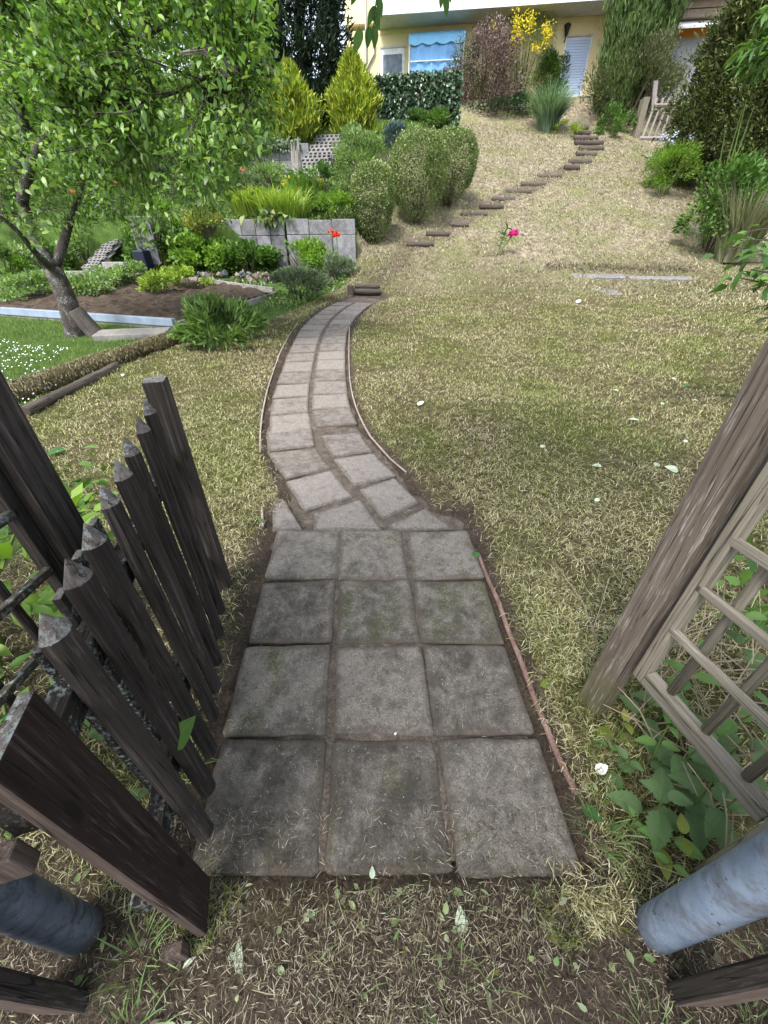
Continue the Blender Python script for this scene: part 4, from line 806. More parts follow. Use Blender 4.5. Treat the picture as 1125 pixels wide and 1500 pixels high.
while cnt < 430:
    s = LPt[RNG.integers(len(LPt))]; low = RNG.random() < .5
    e = tp(RNG.uniform(-90, 398), RNG.uniform(-160, 345), RNG.uniform(-1.6, 1.9)); v = proj_ = e - CAM
    zc = v @ FW; px, py = 562.5 + F * (v @ RT) / zc, 750 - F * (v @ UP) / zc
    mx = np.interp(px, [-90, 60, 150, 240, 310, 360, 400], [395, 350, 310, 350, 362, 325, 225])
    if py > mx + 12 or not inside(px, py): continue
    if py > 235 and px < 170 and RNG.random() < .72: continue
    if vnoise(px, py, 88, 1 / 55.) < .36: continue
    d = np.linalg.norm(LPt - e, axis=1); s = LPt[np.argsort(d)[RNG.integers(0, 5)]]
    if np.linalg.norm(e - s) > 2.2: continue
    m = (s + e) / 2 + [0, 0, .12 * RNG.normal()]; Q = spline([s, m, e, e + RNG.normal(0, .1, 3) + [0, 0, -.02]], 8); tw.add(*tube(Q, np.linspace(.011, .003, 8), 4, False)); cnt += 1
    k = int(RNG.integers(60, 86)); t_ = .25 + .75 * RNG.random(k); C = np.stack([np.interp(t_ * 7, np.arange(8), Q[:, j]) for j in range(3)], 1) + RNG.normal(0, .085, (k, 3))
    C[:, 2] -= .06 * RNG.random(k); PB.append(C); dd_ = unit(e - s); PD.append(dd_ * .6 + RNG.normal(0, .75, (k, 3)) + np.array([0, 0, -.12]))
PB = np.concatenate(PB); PD = np.concatenate(PD); n = len(PB)
leaves('leaves', PB, PD, RNG.uniform(.042, .115, n), RNG.uniform(.026, .056, n), L_FRUIT, ft, TB, hi=True, droop=.15, fold=.12, kind='stuff'); tw.mk('twigs', M_BARK, ft, TB, kind='stuff')
mb = MB()
for i in range(26):
    a = aty(270 + RNG.uniform(-6, 6), 78 + RNG.uniform(-3, 3), TB[1] - .9); b = aty(345 + RNG.uniform(-15, 12), 108 + RNG.uniform(-12, 10), TB[1] - .9 + RNG.uniform(-.1, .1)); mb.add(*tube([a, (a + b) / 2 + [0, 0, .1], b], [.006, .005, .003], 4, False))
mb.mk('bare_twigs', flat('pale_twig', (.2, .18, .16), .9), ft, TB, kind='stuff')
# ------------------------------------------------------------------ background conifers and shrubs
def base(px, py): return gp(px, py)
c = gp(452, 196); c[1] += 2.5; c = onground(c[0] - .15, 20.6); HD = 6.8
conifer('dark_conifer', 'very tall dark green conifer behind the two golden conifers', c, HD, [(0, 1.0), (.2, 1.45), (.5, 1.6), (.75, 1.4), (1, .3)], 24000, .26, .07, L_DARK, .6, .5, flutter=.5, lumps=6)
c = onground(aty(345, 150, 21)[0], 21.5); conifer('dark_conifer', 'dark green conifer half hidden behind the fruit tree crown', c, 6.2, [(0, 1.1), (.3, 1.5), (.7, 1.2), (1, .2)], 12000, .28, .07, L_DARK, .6, .5, flutter=.5, lumps=5)
def pxw(px, py, Y): return aty(px, py, Y)
def goldc(pxb, pyb, pyt, w, lab, Y):
    b = aty(pxb, pyb, Y); tp_ = aty(pxb, pyt, Y); h = tp_[2] - b[2]; R = (aty(pxb + w / 2, (pyb + pyt) / 2, Y)[0] - aty(pxb - w / 2, (pyb + pyt) / 2, Y)[0]) / 2
    return conifer('golden_conifer', lab, b - [0, 0, .1], h, [(0, R * .62), (.15, R * .85), (.4, R), (.65, R * .8), (.85, R * .42), (1, .03)], 8500, .24, .06, L_GOLD, .5, 1.0, flutter=.38, lumps=9)
goldc(432, 205, 88, 76, 'golden yellow upright conifer standing nearer the fruit tree', 18.4); goldc(519, 205, 70, 70, 'golden yellow upright conifer standing in front of the ivy wall', 18.6)
# columnar conifers
b = onground(aty(901, 140, 24.5)[0], 24.6); conifer('columnar_conifer', 'slim bright green columnar conifer beside the roller shutter', b, 6.5, [(0, .5), (.15, .75), (.5, .86), (.8, .7), (1, .2)], 15000, .3, .06, L_COL, .16, 1.0, flutter=.15, lumps=8, amp=.4)
b = onground(aty(936, 140, 24.8)[0], 25.0); conifer('columnar_conifer', 'second green columnar conifer behind the grey green shrub', b, 6.6, [(0, .5), (.15, .72), (.5, .82), (.8, .7), (1, .2)], 13000, .3, .06, L_COL, .16, 1.0, flutter=.15, lumps=8, amp=.4)
b = onground(aty(1062, 210, 17)[0] + .55, 17.7); conifer('dark_cypress', 'huge broad dark green cypress at the right of the lawn', b, 7.6, [(0, 1.35), (.1, 1.75), (.3, 1.75), (.55, 1.35), (.8, .75), (1, .1)], 80000, .16, .055, L_CYP, .8, .5, flutter=.5, lumps=9, amp=.6)
b = onground(aty(1150, 210, 15)[0], 15.5); conifer('dark_cypress', 'dark evergreen behind the big leaved plant at right edge', b, 5.2, [(0, 1.2), (.3, 1.5), (.7, 1.2), (1, .3)], 16000, .16, .06, L_CYP, .8, .5, flutter=.5, lumps=5)
# grey green broom like shrub right of the stair
def bushpx(name, label, cat, pxc, pyb, pyt, w, n, L, Wd, mat, dy=0.0, ry=None, Y=None, **kw):
    b = gp(pxc, pyb) if Y is None else aty(pxc, pyb, Y)
    b = b + np.array([0, dy, 0]); t = aty(pxc, pyt, b[1]); h = t[2] - b[2]; R = abs(aty(pxc + w / 2, (pyb + pyt) / 2, b[1])[0] - aty(pxc, (pyb + pyt) / 2, b[1])[0])
    return bush(name, label, cat, b, (R, ry or R * .8, h / 2), n, L, Wd, mat, **kw)
bushpx('grey_shrub', 'tall grey green feathery shrub between stair and palisade rack', 'shrub', 926, 196, 42, 112, 15000, .12, .035, L_DRYG, dy=1.0, K=34, up=.9, nst=16, bottom=-.9)
bushpx('green_shrub', 'green leafy shrub at the foot of the grey feathery shrub', 'shrub', 902, 202, 150, 56, 2600, .1, .05, L_MID, dy=.3, K=12, bottom=-.9)
bushpx('purple_shrub', 'purple leaved shrub with pinkish tips below the balcony', 'shrub', 713, 172, 26, 112, 16000, .085, .05, L_PURP, dy=1.3, K=30, up=.7, nst=22, bottom=-.85)
bushpx('green_shrub', 'loose yellowish green shrub left of the purple shrub', 'shrub', 684, 172, 48, 56, 6000, .085, .045, L_DRYG, dy=1.6, K=20, up=.6, bottom=-.95)
bushpx('ivy_mound', 'dark ivy mound at the foot of the purple shrub', 'ivy', 745, 174, 138, 100, 4200, .1, .075, L_IVY, dy=1.0, K=16, up=.3, bottom=-.9)
bushpx('broom_shrub', 'yellow flowering broom behind the purple shrub', 'shrub', 770, 150, 8, 62, 4500, .11, .03, L_PALE, dy=1.2, K=22, up=1.1, nst=20, bottom=-.7)
b0 = gp(770, 160) + np.array([0, .9, 0]); t = root('broom_blossom', 'bright yellow broom blossom sprays reaching up before the balcony', 'blossom', b0)
P = []
for (px, py, rx, rz, k) in ((758, 45, 9, 30, 240), (775, 32, 12, 20, 190), (801, 48, 9, 18, 220), (785, 70, 12, 9, 90), (722, 42, 6, 8, 50), (748, 66, 8, 10, 70)):
    m = 0
    for _ in range(k): P.append(aty(px + RNG.normal(0, rx * .5), py + RNG.normal(0, rz * .5), b0[1] + RNG.uniform(-.8, .3)))
P = np.array(P); n = len(P); leaves('blossom', P, rdir(n) + [0, 0, .6], RNG.uniform(.06, .11, n), RNG.uniform(.04, .07, n), L_YEL, t, b0)
stems('stem', t, 22, .8, float((P[:, 2] - b0[2]).max()) * .85, .012, M_GSTEM)
bushpx('laurel_bush', 'rounded glossy green bush left of the roller shutter', 'bush', 814, 150, 74, 46, 4200, .11, .06, L_MID, dy=1.6, K=18, bottom=-.9, hi=False)
b = gp(800, 192); archgrass('ornamental_grass', 'tall blue green ornamental grass clump beside the stone stair', 'grass clump', b - [0, 0, .15], 1300, (aty(806, 112, b[1])[2] - b[2]) * 1.3, 1.35, .018, L_REED, 1.1, .3, wild=1.3)
bushpx('dry_tuft', 'small yellowish tuft at the foot of the ornamental grass', 'plant', 826, 199, 178, 36, 700, .1, .03, L_LILY, K=6, nst=0)
# ivy covered wall
p0 = aty(552, 180, 22.0); p1 = aty(668, 180, 21.6); zt = aty(600, 112, 21.9)[2]; d = p1 - p0; L = np.linalg.norm(d[:2]); iw = root('ivy_wall', 'low wall completely covered with dark ivy below the blue awning', 'ivy wall', (p0[0], p0[1], 0), math.atan2(d[1], d[0]))
V, Fc = box(0, L, .05, .25, p0[2] - .6, zt - .05); mk('wall', V, Fc, M_CONC, iw); n = 5200
P = np.stack([RNG.uniform(-.05, L + .1, n), RNG.uniform(-.12, .04, n), RNG.uniform(p0[2] - .2, zt, n)], 1); k = RNG.random(n) < .2; P[k, 2] = zt + RNG.normal(0, .05, k.sum()); P[k, 1] = RNG.uniform(-.1, .35, k.sum())
leaves('ivy', P, RNG.normal(0, .5, (n, 3)) + [0, -.5, -.6], RNG.uniform(.09, .16, n), RNG.uniform(.08, .14, n), L_IVY, iw, up=(0, -1, .4))
p0 = aty(372, 188, 19.6); bush('ivy_mound', 'dark ivy mound left of the golden conifers above the concrete wall', 'ivy', p0 - [0, 0, .4], (1.1, .6, .55), 3500, .11, .085, L_IVY, K=14, up=.2, nst=0, bottom=-.9)
# ivy fringe hanging over the upper wall
n = 900; P = np.stack([RNG.uniform(w2[0] - 1.2, w3[0] - .3, n), RNG.uniform(17.66, 17.95, n), w3[2] + RNG.normal(-.02, .07, n)], 1); t = root('ivy_fringe', 'ivy fringe hanging over the top of the upper concrete wall', 'ivy', P.mean(0)); leaves('ivy', P, RNG.normal(0, .5, (n, 3)) + [0, -.5, -.6], .1, .08, L_SAGE, t, P.mean(0), up=(0, -1, .5))
# upper green lawn patch
P = np.stack([RNG.uniform(-2.6, 2.2, 26000), RNG.uniform(18.4, 21.8, 26000)], 1); zz = H(P[:, 0], P[:, 1]); k = P[:, 0] < np.interp(P[:, 1], XB_Y, XB_X) - .2; blades('lush_upper_lawn', P[k, 0], P[k, 1], zz[k] - .01, RNG.uniform(.05, .12, k.sum()), .012, .7, L_BRIGHT, kind='stuff')
bushpx('peony_bush', 'leafy peony bush with one crimson bloom before the ivy wall', 'peony', 622, 190, 158, 70, 2600, .14, .04, L_MID, dy=.4, K=12, up=.5)
bushpx('blue_conifer', 'low blue grey conifer behind the clipped round bushes', 'conifer', 583, 216, 182, 48, 4200, .09, .03, L_BLUE, Y=17.2, K=14, up=.6, bottom=-.9, shell=.4)
bushpx('pale_shrub', 'loose pale green shrub between wall and clipped bushes', 'shrub', 530, 272, 190, 82, 4200, .095, .05, L_PALE, Y=15.6, K=22, up=.6, bottom=-.8)
# clipped bushes
def clipped(label, pxc, pyb, pyt, w, n, lift=.0, ry=None, dy=0, group='clipped round bushes'):
    b = gp(pxc, pyb) + np.array([0, dy, 0]); tz = aty(pxc, pyt, b[1])[2]; h = tz - b[2]; R = abs(aty(pxc + w / 2, (pyb + pyt) / 2, b[1])[0] - b[0] * 0 - aty(pxc, (pyb + pyt) / 2, b[1])[0])
    t = root('clipped_bush', label, 'bush', b, 0, group); u = rdir(n); e = 2.6
    s = (np.abs(u) ** e).sum(1, keepdims=True) ** (-1 / e); f = 1 - .22 * RNG.random((n, 1)) ** 2.5 + .14 * (RNG.random((n, 1)) > .95) * RNG.random((n, 1))
    lum = (vnoise(u[:, 0] * 4 + u[:, 1] * 3, u[:, 2] * 5 + u[:, 1] * 2, 71, 1.0) - .5) * .14
    P = u * s * (f + lum[:, None]); R2 = ry or R; k = (P[:, 2] > -.62) | (RNG.random(n) < .25); P = P[k]; u = u[k]; m = len(P)
    P = P * np.array([R, R2, (h - lift) / 2]); P[:, 2] += (h + lift) / 2; P[:, :2] *= np.clip(.62 + .75 * (P[:, 2:3] / h), .55, 1)
    leaves('foliage', P, u * .8 + RNG.normal(0, .6, (m, 3)) + [0, 0, .3], RNG.uniform(.035, .075, m), RNG.uniform(.022, .042, m), L_VAR, t)
    stems('stem', t, 26, R * .6, h * .6, .014, M_STEM, base=.12); return t
clipped('small clipped egg shaped bush standing at the end of the concrete wall', 547, 355, 240, 62, 15000)
clipped('large clipped variegated bush, left half of the joined pair', 610, 328, 193, 84, 21000, .12)
clipped('large clipped variegated bush, right half of the joined pair', 656, 303, 190, 72, 19000, .15)
# flower bed above the wall
b = aty(415, 316, 14.0); archgrass('daylily_clump', 'bright yellow green daylily clump on top of the concrete wall', 'daylilies', b - [0, 0, .1], 900, .95, .75, .016, L_LILY, .95, .7)
b = aty(375, 312, 14.3); archgrass('daylily_clump', 'yellow green daylily clump behind the hosta on the wall', 'daylilies', b - [0, 0, .1], 700, .9, .7, .016, L_LILY, .9, .6)
b = aty(450, 306, 15.0); archgrass('iris_clump', 'upright green iris clump with yellow flowers behind the daylilies', 'iris', b - [0, 0, .05], 500, 1.0, .3, .016, L_BRIGHT, .4, .55)
P = np.array([aty(px + RNG.normal(0, 3), py + RNG.normal(0, 3), 15.2 + RNG.uniform(-.3, .3)) for px, py in ((418, 268), (428, 265), (436, 270), (462, 266), (468, 269), (455, 263)) for _ in range(22)]); n = len(P)
t = root('yellow_iris', 'small yellow iris flowers among the daylily leaves near the stump', 'flowers', P.mean(0)); leaves('petals', P, rdir(n) + [0, 0, .5], .085, .06, L_YEL, t, P.mean(0)); stems('stem', t, 12, .7, .05, .008, M_GSTEM)
bushpx('low_plant', 'low yellow green ground plant right of the daylilies', 'plant', 495, 316, 282, 66, 2200, .07, .04, L_BRIGHT, Y=13.9, K=12)
bushpx('low_plant', 'pale feathery plant in front of the upper concrete wall', 'plant', 395, 268, 240, 60, 1800, .08, .04, L_PALE, Y=16.4, K=10)
bushpx('low_plant', 'grassy pale plant under the upper wall by the red blooms', 'plant', 365, 285, 252, 50, 1500, .08, .035, L_SAGE, Y=15.8, K=10)
b = aty(400, 318, 13.35); t = root('hosta', 'hosta with broad leaves hanging over the concrete wall', 'hosta', b)
P = RNG.normal(0, 1, (70, 3)) * [.3, .1, .08]; leaves('foliage', P, RNG.normal(0, .6, (70, 3)) + [0, -.7, -.05], RNG.uniform(.18, .3, 70), RNG.uniform(.12, .17, 70), leafmat('hosta_leaf', [(.06, .11, .03), (.12, .19, .05), (.3, .33, .13)], .3), t, hi=True, droop=.35)
# weathered stump
b = aty(437, 268, 15.6); t = root('weathered_stump', 'grey jagged weathered tree stump among the daylilies', 'stump', b)
MW_ST = woodmat('wood_silver', (.1, .09, .08), (.22, .2, .18), (.36, .34, .32), 2)
V, Fc = tube([(0, 0, -.3), (.01, 0, .4), (-.02, 0, .72)], [.2, .16, .12], 10); mk('bole', V, Fc, MW_ST, t)
for i in range(7): a = i * .9; V, Fc = tube([(.11 * math.cos(a), .11 * math.sin(a), .45), (.12 * math.cos(a), .12 * math.sin(a), .75 + .3 * random.random())], [.05, .012], 5); mk('splinter', V, Fc, MW_ST, t)
for i, (px, py) in enumerate(((475, 225), (455, 245))):
    pass
# red blooms
M_RED = leafmat('red_petal', [(.55, .03, .015), (.75, .06, .03)], .3); M_PINK = leafmat('magenta_petal', [(.42, .008, .2), (.62, .025, .34), (.74, .09, .46)], .3)
M_CORAL = leafmat('coral_petal', [(.6, .12, .12), (.75, .2, .2)], .3)
def bloom(name, label, cat, c, r, mat, n, stem_to, leafm=None, nl=0, group=None):
    t = root(name, label, cat, stem_to, 0, group); u = rdir(n); u[:, 2] = np.abs(u[:, 2]) * .8 - .15
    leaves('bloom', np.array(c) + u * r * .25, u + RNG.normal(0, .2, (n, 3)), r * RNG.uniform(.7, 1.05, n), r * RNG.uniform(.7, 1.0, n), mat, t, stem_to, hi=True, droop=-.25, fold=.25)
    Q = spline([stem_to, (np.array(stem_to) * .45 + np.array(c) * .55) + [.02, 0, .02], c], 7); V, Fc = tube(Q, .006 + .0004 * c[1], 5); mk('stem', V, Fc, M_GSTEM, t, stem_to, smooth=True)
    if nl:
        s = RNG.integers(1, 6, nl); leaves('leaf_spray', Q[s], rdir(nl) * [1, .6, .5] + [0, 0, .55], RNG.uniform(.1, .2, nl), RNG.uniform(.03, .05, nl), leafm, t, stem_to, hi=True)
    return t
b = gp(727, 374); c = aty(752, 344, b[1] - .03); t = bloom('peony', 'single magenta peony growing alone in the mown lawn', 'peony', c, .13, M_PINK, 80, b)
q = aty(741, 336, b[1]); P = np.array([aty(px, py, b[1] + RNG.uniform(-.05, .05)) for px, py in ((736, 352), (738, 345), (741, 338), (744, 334), (739, 356), (733, 361), (742, 347), (735, 344))])
pl_ = np.repeat(P, 5, 0); leaves('leaf_spray', pl_, RNG.normal(0, .7, (40, 3)) * [1, .5, .6] + [0, 0, .45], RNG.uniform(.12, .2, 40), RNG.uniform(.03, .045, 40), leafmat('peony_leaf', [(.02, .06, .015), (.045, .1, .025)], .2), t, b, hi=True)
Q = spline([b, aty(735, 355, b[1]), aty(743, 335, b[1])], 6); V, Fc = tube(Q, .009, 5); mk('stem', V, Fc, M_GSTEM, t, b)
b = onground(aty(494, 380, 12.4)[0], 12.4); t = bloom('poppy', 'larger bright red poppy in front of the concrete wall', 'poppy', aty(493, 347, b[1]), .13, M_RED, 16, b)
bloom('poppy', 'small red poppy bud beside the larger poppy by the wall', 'poppy', aty(484, 340, b[1]), .09, M_RED, 12, b + [-.1, 0, 0])
for px, py, Y, lab in ((356, 251, 15.6, 'coral red bloom right of the fruit tree crown under the upper wall'), (150, 262, 13.5, 'coral bloom seen through the fruit tree leaves near the trunk'), (165, 268, 13.5, 'second coral bloom seen through the fruit tree leaves'), (108, 283, 13.5, 'lowest coral bloom showing behind the left limb of the fruit tree')):
    c = aty(px, py, Y); bloom('rose_bloom', lab, 'bloom', c, .09, M_CORAL, 22, c - [0, 0, .7], L_MID, 8)
c = aty(629, 172, gp(622, 190)[1] + .1); bloom('peony_bloom', 'small crimson bloom on the peony bush before the ivy wall', 'bloom', c, .1, leafmat('crimson_petal', [(.3, .005, .04), (.45, .02, .08)], .2), 24, c - [0, 0, .4])
# bed planting
bushpx('raspberry_bush', 'leafy raspberry bush behind the field stones, nearest the tree', 'bush', 235, 405, 330, 86, 2800, .12, .08, L_MID, dy=.35, K=16, hi=True)
bushpx('raspberry_bush', 'leafy raspberry bush behind the field stones, middle of the row', 'bush', 300, 407, 345, 86, 2800, .12, .08, L_BRIGHT, dy=.35, K=16, hi=True)
bushpx('raspberry_bush', 'leafy raspberry bush behind the field stones, nearest the wall corner', 'bush', 362, 408, 355, 80, 2600, .12, .08, L_MID, dy=.35, K=16, hi=True)
bushpx('hydrangea_bush', 'yellow green bushy plant under the concrete wall by the poppy', 'bush', 440, 405, 352, 84, 2600, .1, .055, L_BRIGHT, dy=.2, K=14, hi=True)
bushpx('rose_bush', 'light green bush above the raspberries under the tree crown', 'bush', 232, 350, 288, 66, 1800, .1, .06, L_BRIGHT, Y=12.9, K=12, hi=True)
bushpx('euphorbia', 'yellow green mound on the concrete wall left of the hosta', 'plant', 305, 345, 303, 58, 2200, .08, .045, leafmat('euphorbia_leaf', [(.14, .17, .03), (.26, .29, .06), (.36, .38, .1)], .3), Y=13.2, K=12)
bushpx('sage_plant', 'grey green sage mound at the corner of the vegetable bed', 'sage', 440, 440, 392, 88, 3200, .1, .032, L_SAGE, K=14, up=.7)
bushpx('poppy_foliage', 'pale grey green poppy foliage beside the lowest log step', 'plant', 494, 415, 376, 60, 1800, .1, .03, L_SAGE, dy=.1, K=10, up=.6)
bushpx('leafy_clump', 'dense clump of narrow green leaves at the bed corner by the lawn', 'plant', 322, 512, 440, 112, 2600, .15, .036, leafmat('narrow_leaf', [(.06, .12, .03), (.12, .21, .05), (.2, .3, .09)], .35), dy=.15, K=20, up=.8, hi=True, stem=M_GSTEM, bottom=-.9, spread=.33)
for i, (px, py, w, lab) in enumerate(((20, 448, 70, 'potato plant at the far left of the vegetable bed'), (75, 440, 60, 'potato plant left of the fruit tree trunk in the bed'), (130, 444, 56, 'potato plant just right of the fruit tree trunk'), (170, 432, 52, 'potato plant right of the trunk in the bed'), (205, 428, 44, 'small potato plant in the middle of the vegetable bed'), (240, 440, 40, 'small light green plant at the bare soil in the bed'), (276, 432, 44, 'grassy light plant at the right of the bare soil'))):
    bushpx('potato_plant', lab, 'vegetable', px, py, py - 42, w * 1.35, 1100, .085, .055, L_PALE if i < 5 else L_LILY, K=9, group='vegetables in the bed', stem=M_GSTEM, hi=True)
bushpx('green_shrub', 'bright yellow green dwarf conifer left of the fruit tree trunk', 'shrub', 42, 418, 376, 44, 1800, .1, .03, L_BRIGHT, K=10, up=.8, bottom=-.9)
bushpx('green_shrub', 'bright green little shrub behind the grey blocks', 'shrub', 187, 402, 376, 30, 900, .08, .03, L_BRIGHT, K=8, up=.8, bottom=-.9)
bushpx('green_shrub', 'pale leafy shrub at the left edge behind the bed', 'shrub', -8, 425, 345, 84, 2600, .12, .06, L_PALE, dy=.6, K=16)
for i, (px, Y, h, w, m, lab) in enumerate(((-120, 15, 4.4, 2.0, L_MID, 'tall hedge shrub at far left behind the fruit tree'), (20, 15.5, 3.6, 2.0, L_FRUIT, 'hedge shrub behind the left limb of the fruit tree'), (130, 16.5, 3.3, 1.8, L_MID, 'hedge shrub behind the middle of the fruit tree'), (235, 17.5, 3.2, 1.8, L_PALE, 'pale hedge shrub behind the right of the fruit tree'), (300, 19.5, 3.6, 1.8, L_MID, 'hedge shrub left of the dark conifers'), (60, 20, 7.5, 2.8, L_CYP, 'dark tall tree far behind the fruit tree'), (210, 21.5, 7.2, 2.6, L_MID, 'tall green tree far behind the fruit tree'))):
    x_ = aty(px, 250, Y)[0]; bush('hedge_shrub', lab, 'shrub', onground(x_, Y), (w, w * .8, h / 2), 5200, .15, .085, m, K=30, spread=.4, bottom=-.9)
for i, (px, py, Y, w, h, m, lab) in enumerate(((60, 372, 12.6, 70, 50, L_MID, 'low shrub behind the bed left of the trunk'), (112, 350, 13.2, 60, 60, L_PALE, 'pale shrub seen between the limbs of the fruit tree'), (262, 345, 13.0, 60, 50, L_MID, 'shrub at the foot of the short concrete wall'), (175, 330, 13.9, 60, 56, L_SAGE, 'grey green shrub above the grid pavers behind the tree'), (10, 340, 13.6, 90, 80, L_MID, 'mid green shrub at the left edge under the tree crown'), (325, 282, 16.2, 70, 60, L_MID, 'green shrub above the concrete wall by the tree crown'), (250, 290, 15.5, 80, 60, L_PALE, 'pale shrub above the short concrete wall'), (470, 300, 14.6, 60, 50, L_MID, 'leafy plant behind the low yellow green plant'))):
    b = aty(px, py, Y); b = onground(b[0], b[1]); bush('garden_shrub', lab, 'shrub', b, (w / 562 * Y * .4, w / 562 * Y * .35, h / 562 * Y * .4), 1700, .1, .06, m, K=12, up=.5, hi=True, bottom=-.9)
# ------------------------------------------------------------------ right side of the lawn
b = gp(972, 283); bushpx('lupin', 'ferny green plant with pale violet flowers on the lawn', 'plant', 972, 284, 205, 84, 3400, .12, .032, L_BRIGHT, K=20, up=.55, stem=M_GSTEM, bottom=-.9, spread=.3)
P = np.array([aty(px + RNG.normal(0, 2.5), py + RNG.normal(0, 2.5), b[1] - .1 + RNG.uniform(-.3, .2)) for px, py in ((968, 205), (978, 203), (984, 209), (991, 196), (972, 198), (953, 228), (1013, 200), (982, 212)) for _ in range(16)]); n = len(P)
t = root('lupin_flowers', 'pale violet flower heads on the ferny plant', 'flowers', P.mean(0)); leaves('petals', P, rdir(n), .06, .045, leafmat('violet_petal', [(.3, .33, .58), (.5, .52, .72)], .3), t, P.mean(0)); stems('stem', t, 10, .4, .03, .006, M_GSTEM)
bushpx('fern_plant', 'pale green ferny plant at the right edge of the lawn', 'plant', 1120, 300, 245, 62, 1500, .13, .035, L_PALE, K=12, up=.5, stem=M_GSTEM, bottom=-.9)
# bare twiggy shrub with yellow leaves
b = gp(1036, 208); t = root('twiggy_shrub', 'bare twiggy shrub with a few yellow leaves before the cypress', 'shrub', b); mb = MB()
for _ in range(46):
    e = aty(1040 + RNG.normal(3, 10), RNG.uniform(95, 165), b[1] + RNG.uniform(-.5, .5)); m = b * .5 + e * .5 + RNG.normal(0, .12, 3); mb.add(*tube(spline([b, m, e], 6), np.linspace(.022, .007, 6), 4, False))
mb.mk('stem', flat('pale_bark', (.24, .2, .16), .9), t, b); P = np.array([aty(1033 + RNG.normal(0, 10), 172 + RNG.normal(0, 12), b[1] - .2) for _ in range(90)] + [aty(1055 + RNG.normal(0, 4), 140 + RNG.normal(0, 12), b[1]) for _ in range(36)])
leaves('leaf_spray', P, RNG.normal(0, .6, (126, 3)), RNG.uniform(.1, .17, 126), RNG.uniform(.06, .09, 126), leafmat('yellow_leaf', [(.3, .36, .04), (.5, .5, .06)], .4), t, b, hi=True)
V, Fc = tube([gp(1010, 217), gp(1028, 209) + [0, 0, .15], gp(1040, 204) + [0, 0, .35]], [.05, .06, .07], 8); mk('root_branch', V, Fc, MW_ST, t, b, smooth=True)
# large pinnate leaf plant, rose, grasses at the right edge
x_ = aty(1125, 120, 13.6); t = root('hogweed_plant', 'tall plant with large divided leaves at the upper right edge', 'plant', onground(x_[0], 13.6)); P = []; D = []
for px, py in ((1085, 90), (1100, 62), (1095, 78), (1118, 45), (1112, 25), (1125, 70), (1100, 100), (1122, 92), (1085, 65), (1120, 8)):
    e = aty(px, py, 13.2 + RNG.uniform(-.4, .4)); s = e + np.array([.8, .1, .15]); ax = e - s
    for k in range(26): u = RNG.uniform(.1, 1); P.append(s + ax * u + [0, 0, -.12 * u * u]); D.append(unit(ax) * .6 + np.array([0, RNG.choice([-1, 1]) * .7, -.25 + .4 * RNG.choice([-1, 1])]) + RNG.normal(0, .15, 3))
tl = np.array(t.location); leaves('foliage', np.array(P), np.array(D), RNG.uniform(.22, .4, len(P)), RNG.uniform(.07, .12, len(P)), L_MID, t, tl, hi=True, droop=.2); stems('stem', t, 6, .5, 3.0, .03, M_GSTEM)
x_ = aty(1105, 160, 13.2); bush('rose_shrub', 'dark leafy rose shrub below the large divided leaves', 'shrub', onground(x_[0] + .2, 13.2), (.9, .8, .95), 2400, .13, .075, L_MID, K=18, hi=True, lift=.15)
b = onground(aty(1122, 230, 12.6)[0] + .2, 12.6); archgrass('reed_clump', 'long drooping dry and green grass clump at the right edge', 'grass clump', b, 900, 2.0, .9, .016, leafmat('dry_reed', [(.1, .12, .06), (.19, .2, .11), (.3, .29, .19)], .3), .7, .35)
# bush reaching in from the right
b = onground(4.1, 3.6); t = root('elder_shrub', 'leafy shrub branch reaching in over the lawn from the right edge', 'shrub', b); P = []; D = []; mb = MB()
for px, py, Y in ((1063, 360, 3.5), (1072, 385, 3.5), (1085, 352, 3.6), (1075, 405, 3.4), (1100, 370, 3.4), (1100, 395, 3.5), (1095, 425, 3.4), (1110, 450, 3.5), (1120, 350, 3.6), (1122, 410, 3.4), (1125, 470, 3.6), (1090, 340, 3.8), (1140, 380, 3.5), (1150, 440, 3.6), (1160, 340, 3.8)):
    e = aty(px, py, Y); s = np.array([b[0] - .15, b[1], e[2] - .1 + RNG.uniform(-.3, .2)]); Q = spline([s, (s + e) / 2 + [0, 0, .08], e], 8); mb.add(*tube(Q, np.linspace(.014, .004, 8), 5, False))
    for k in range(16): u = RNG.uniform(2, 7.4); P.append([np.interp(u, np.arange(8), Q[:, j]) for j in range(3)] + RNG.normal(0, .035, 3)); D.append(unit(e - s) * .7 + RNG.normal(0, .45, 3) - [0, 0, .25])
leaves('leaf_spray', np.array(P), np.array(D), RNG.uniform(.07, .14, len(P)), RNG.uniform(.04, .065, len(P)), L_MID, t, b, hi=True, droop=.2); mb.mk('twigs', M_STEM, t, b); stems('stem', t, 8, .5, 2.2, .02, M_STEM)
P, D = clump_pts(1500, (.8, .9, 1.1), 14); leaves('foliage', P + [.7, .2, 1.3], D + RNG.normal(0, .5, (1500, 3)), RNG.uniform(.07, .14, 1500), RNG.uniform(.04, .065, 1500), L_MID, t, hi=True)
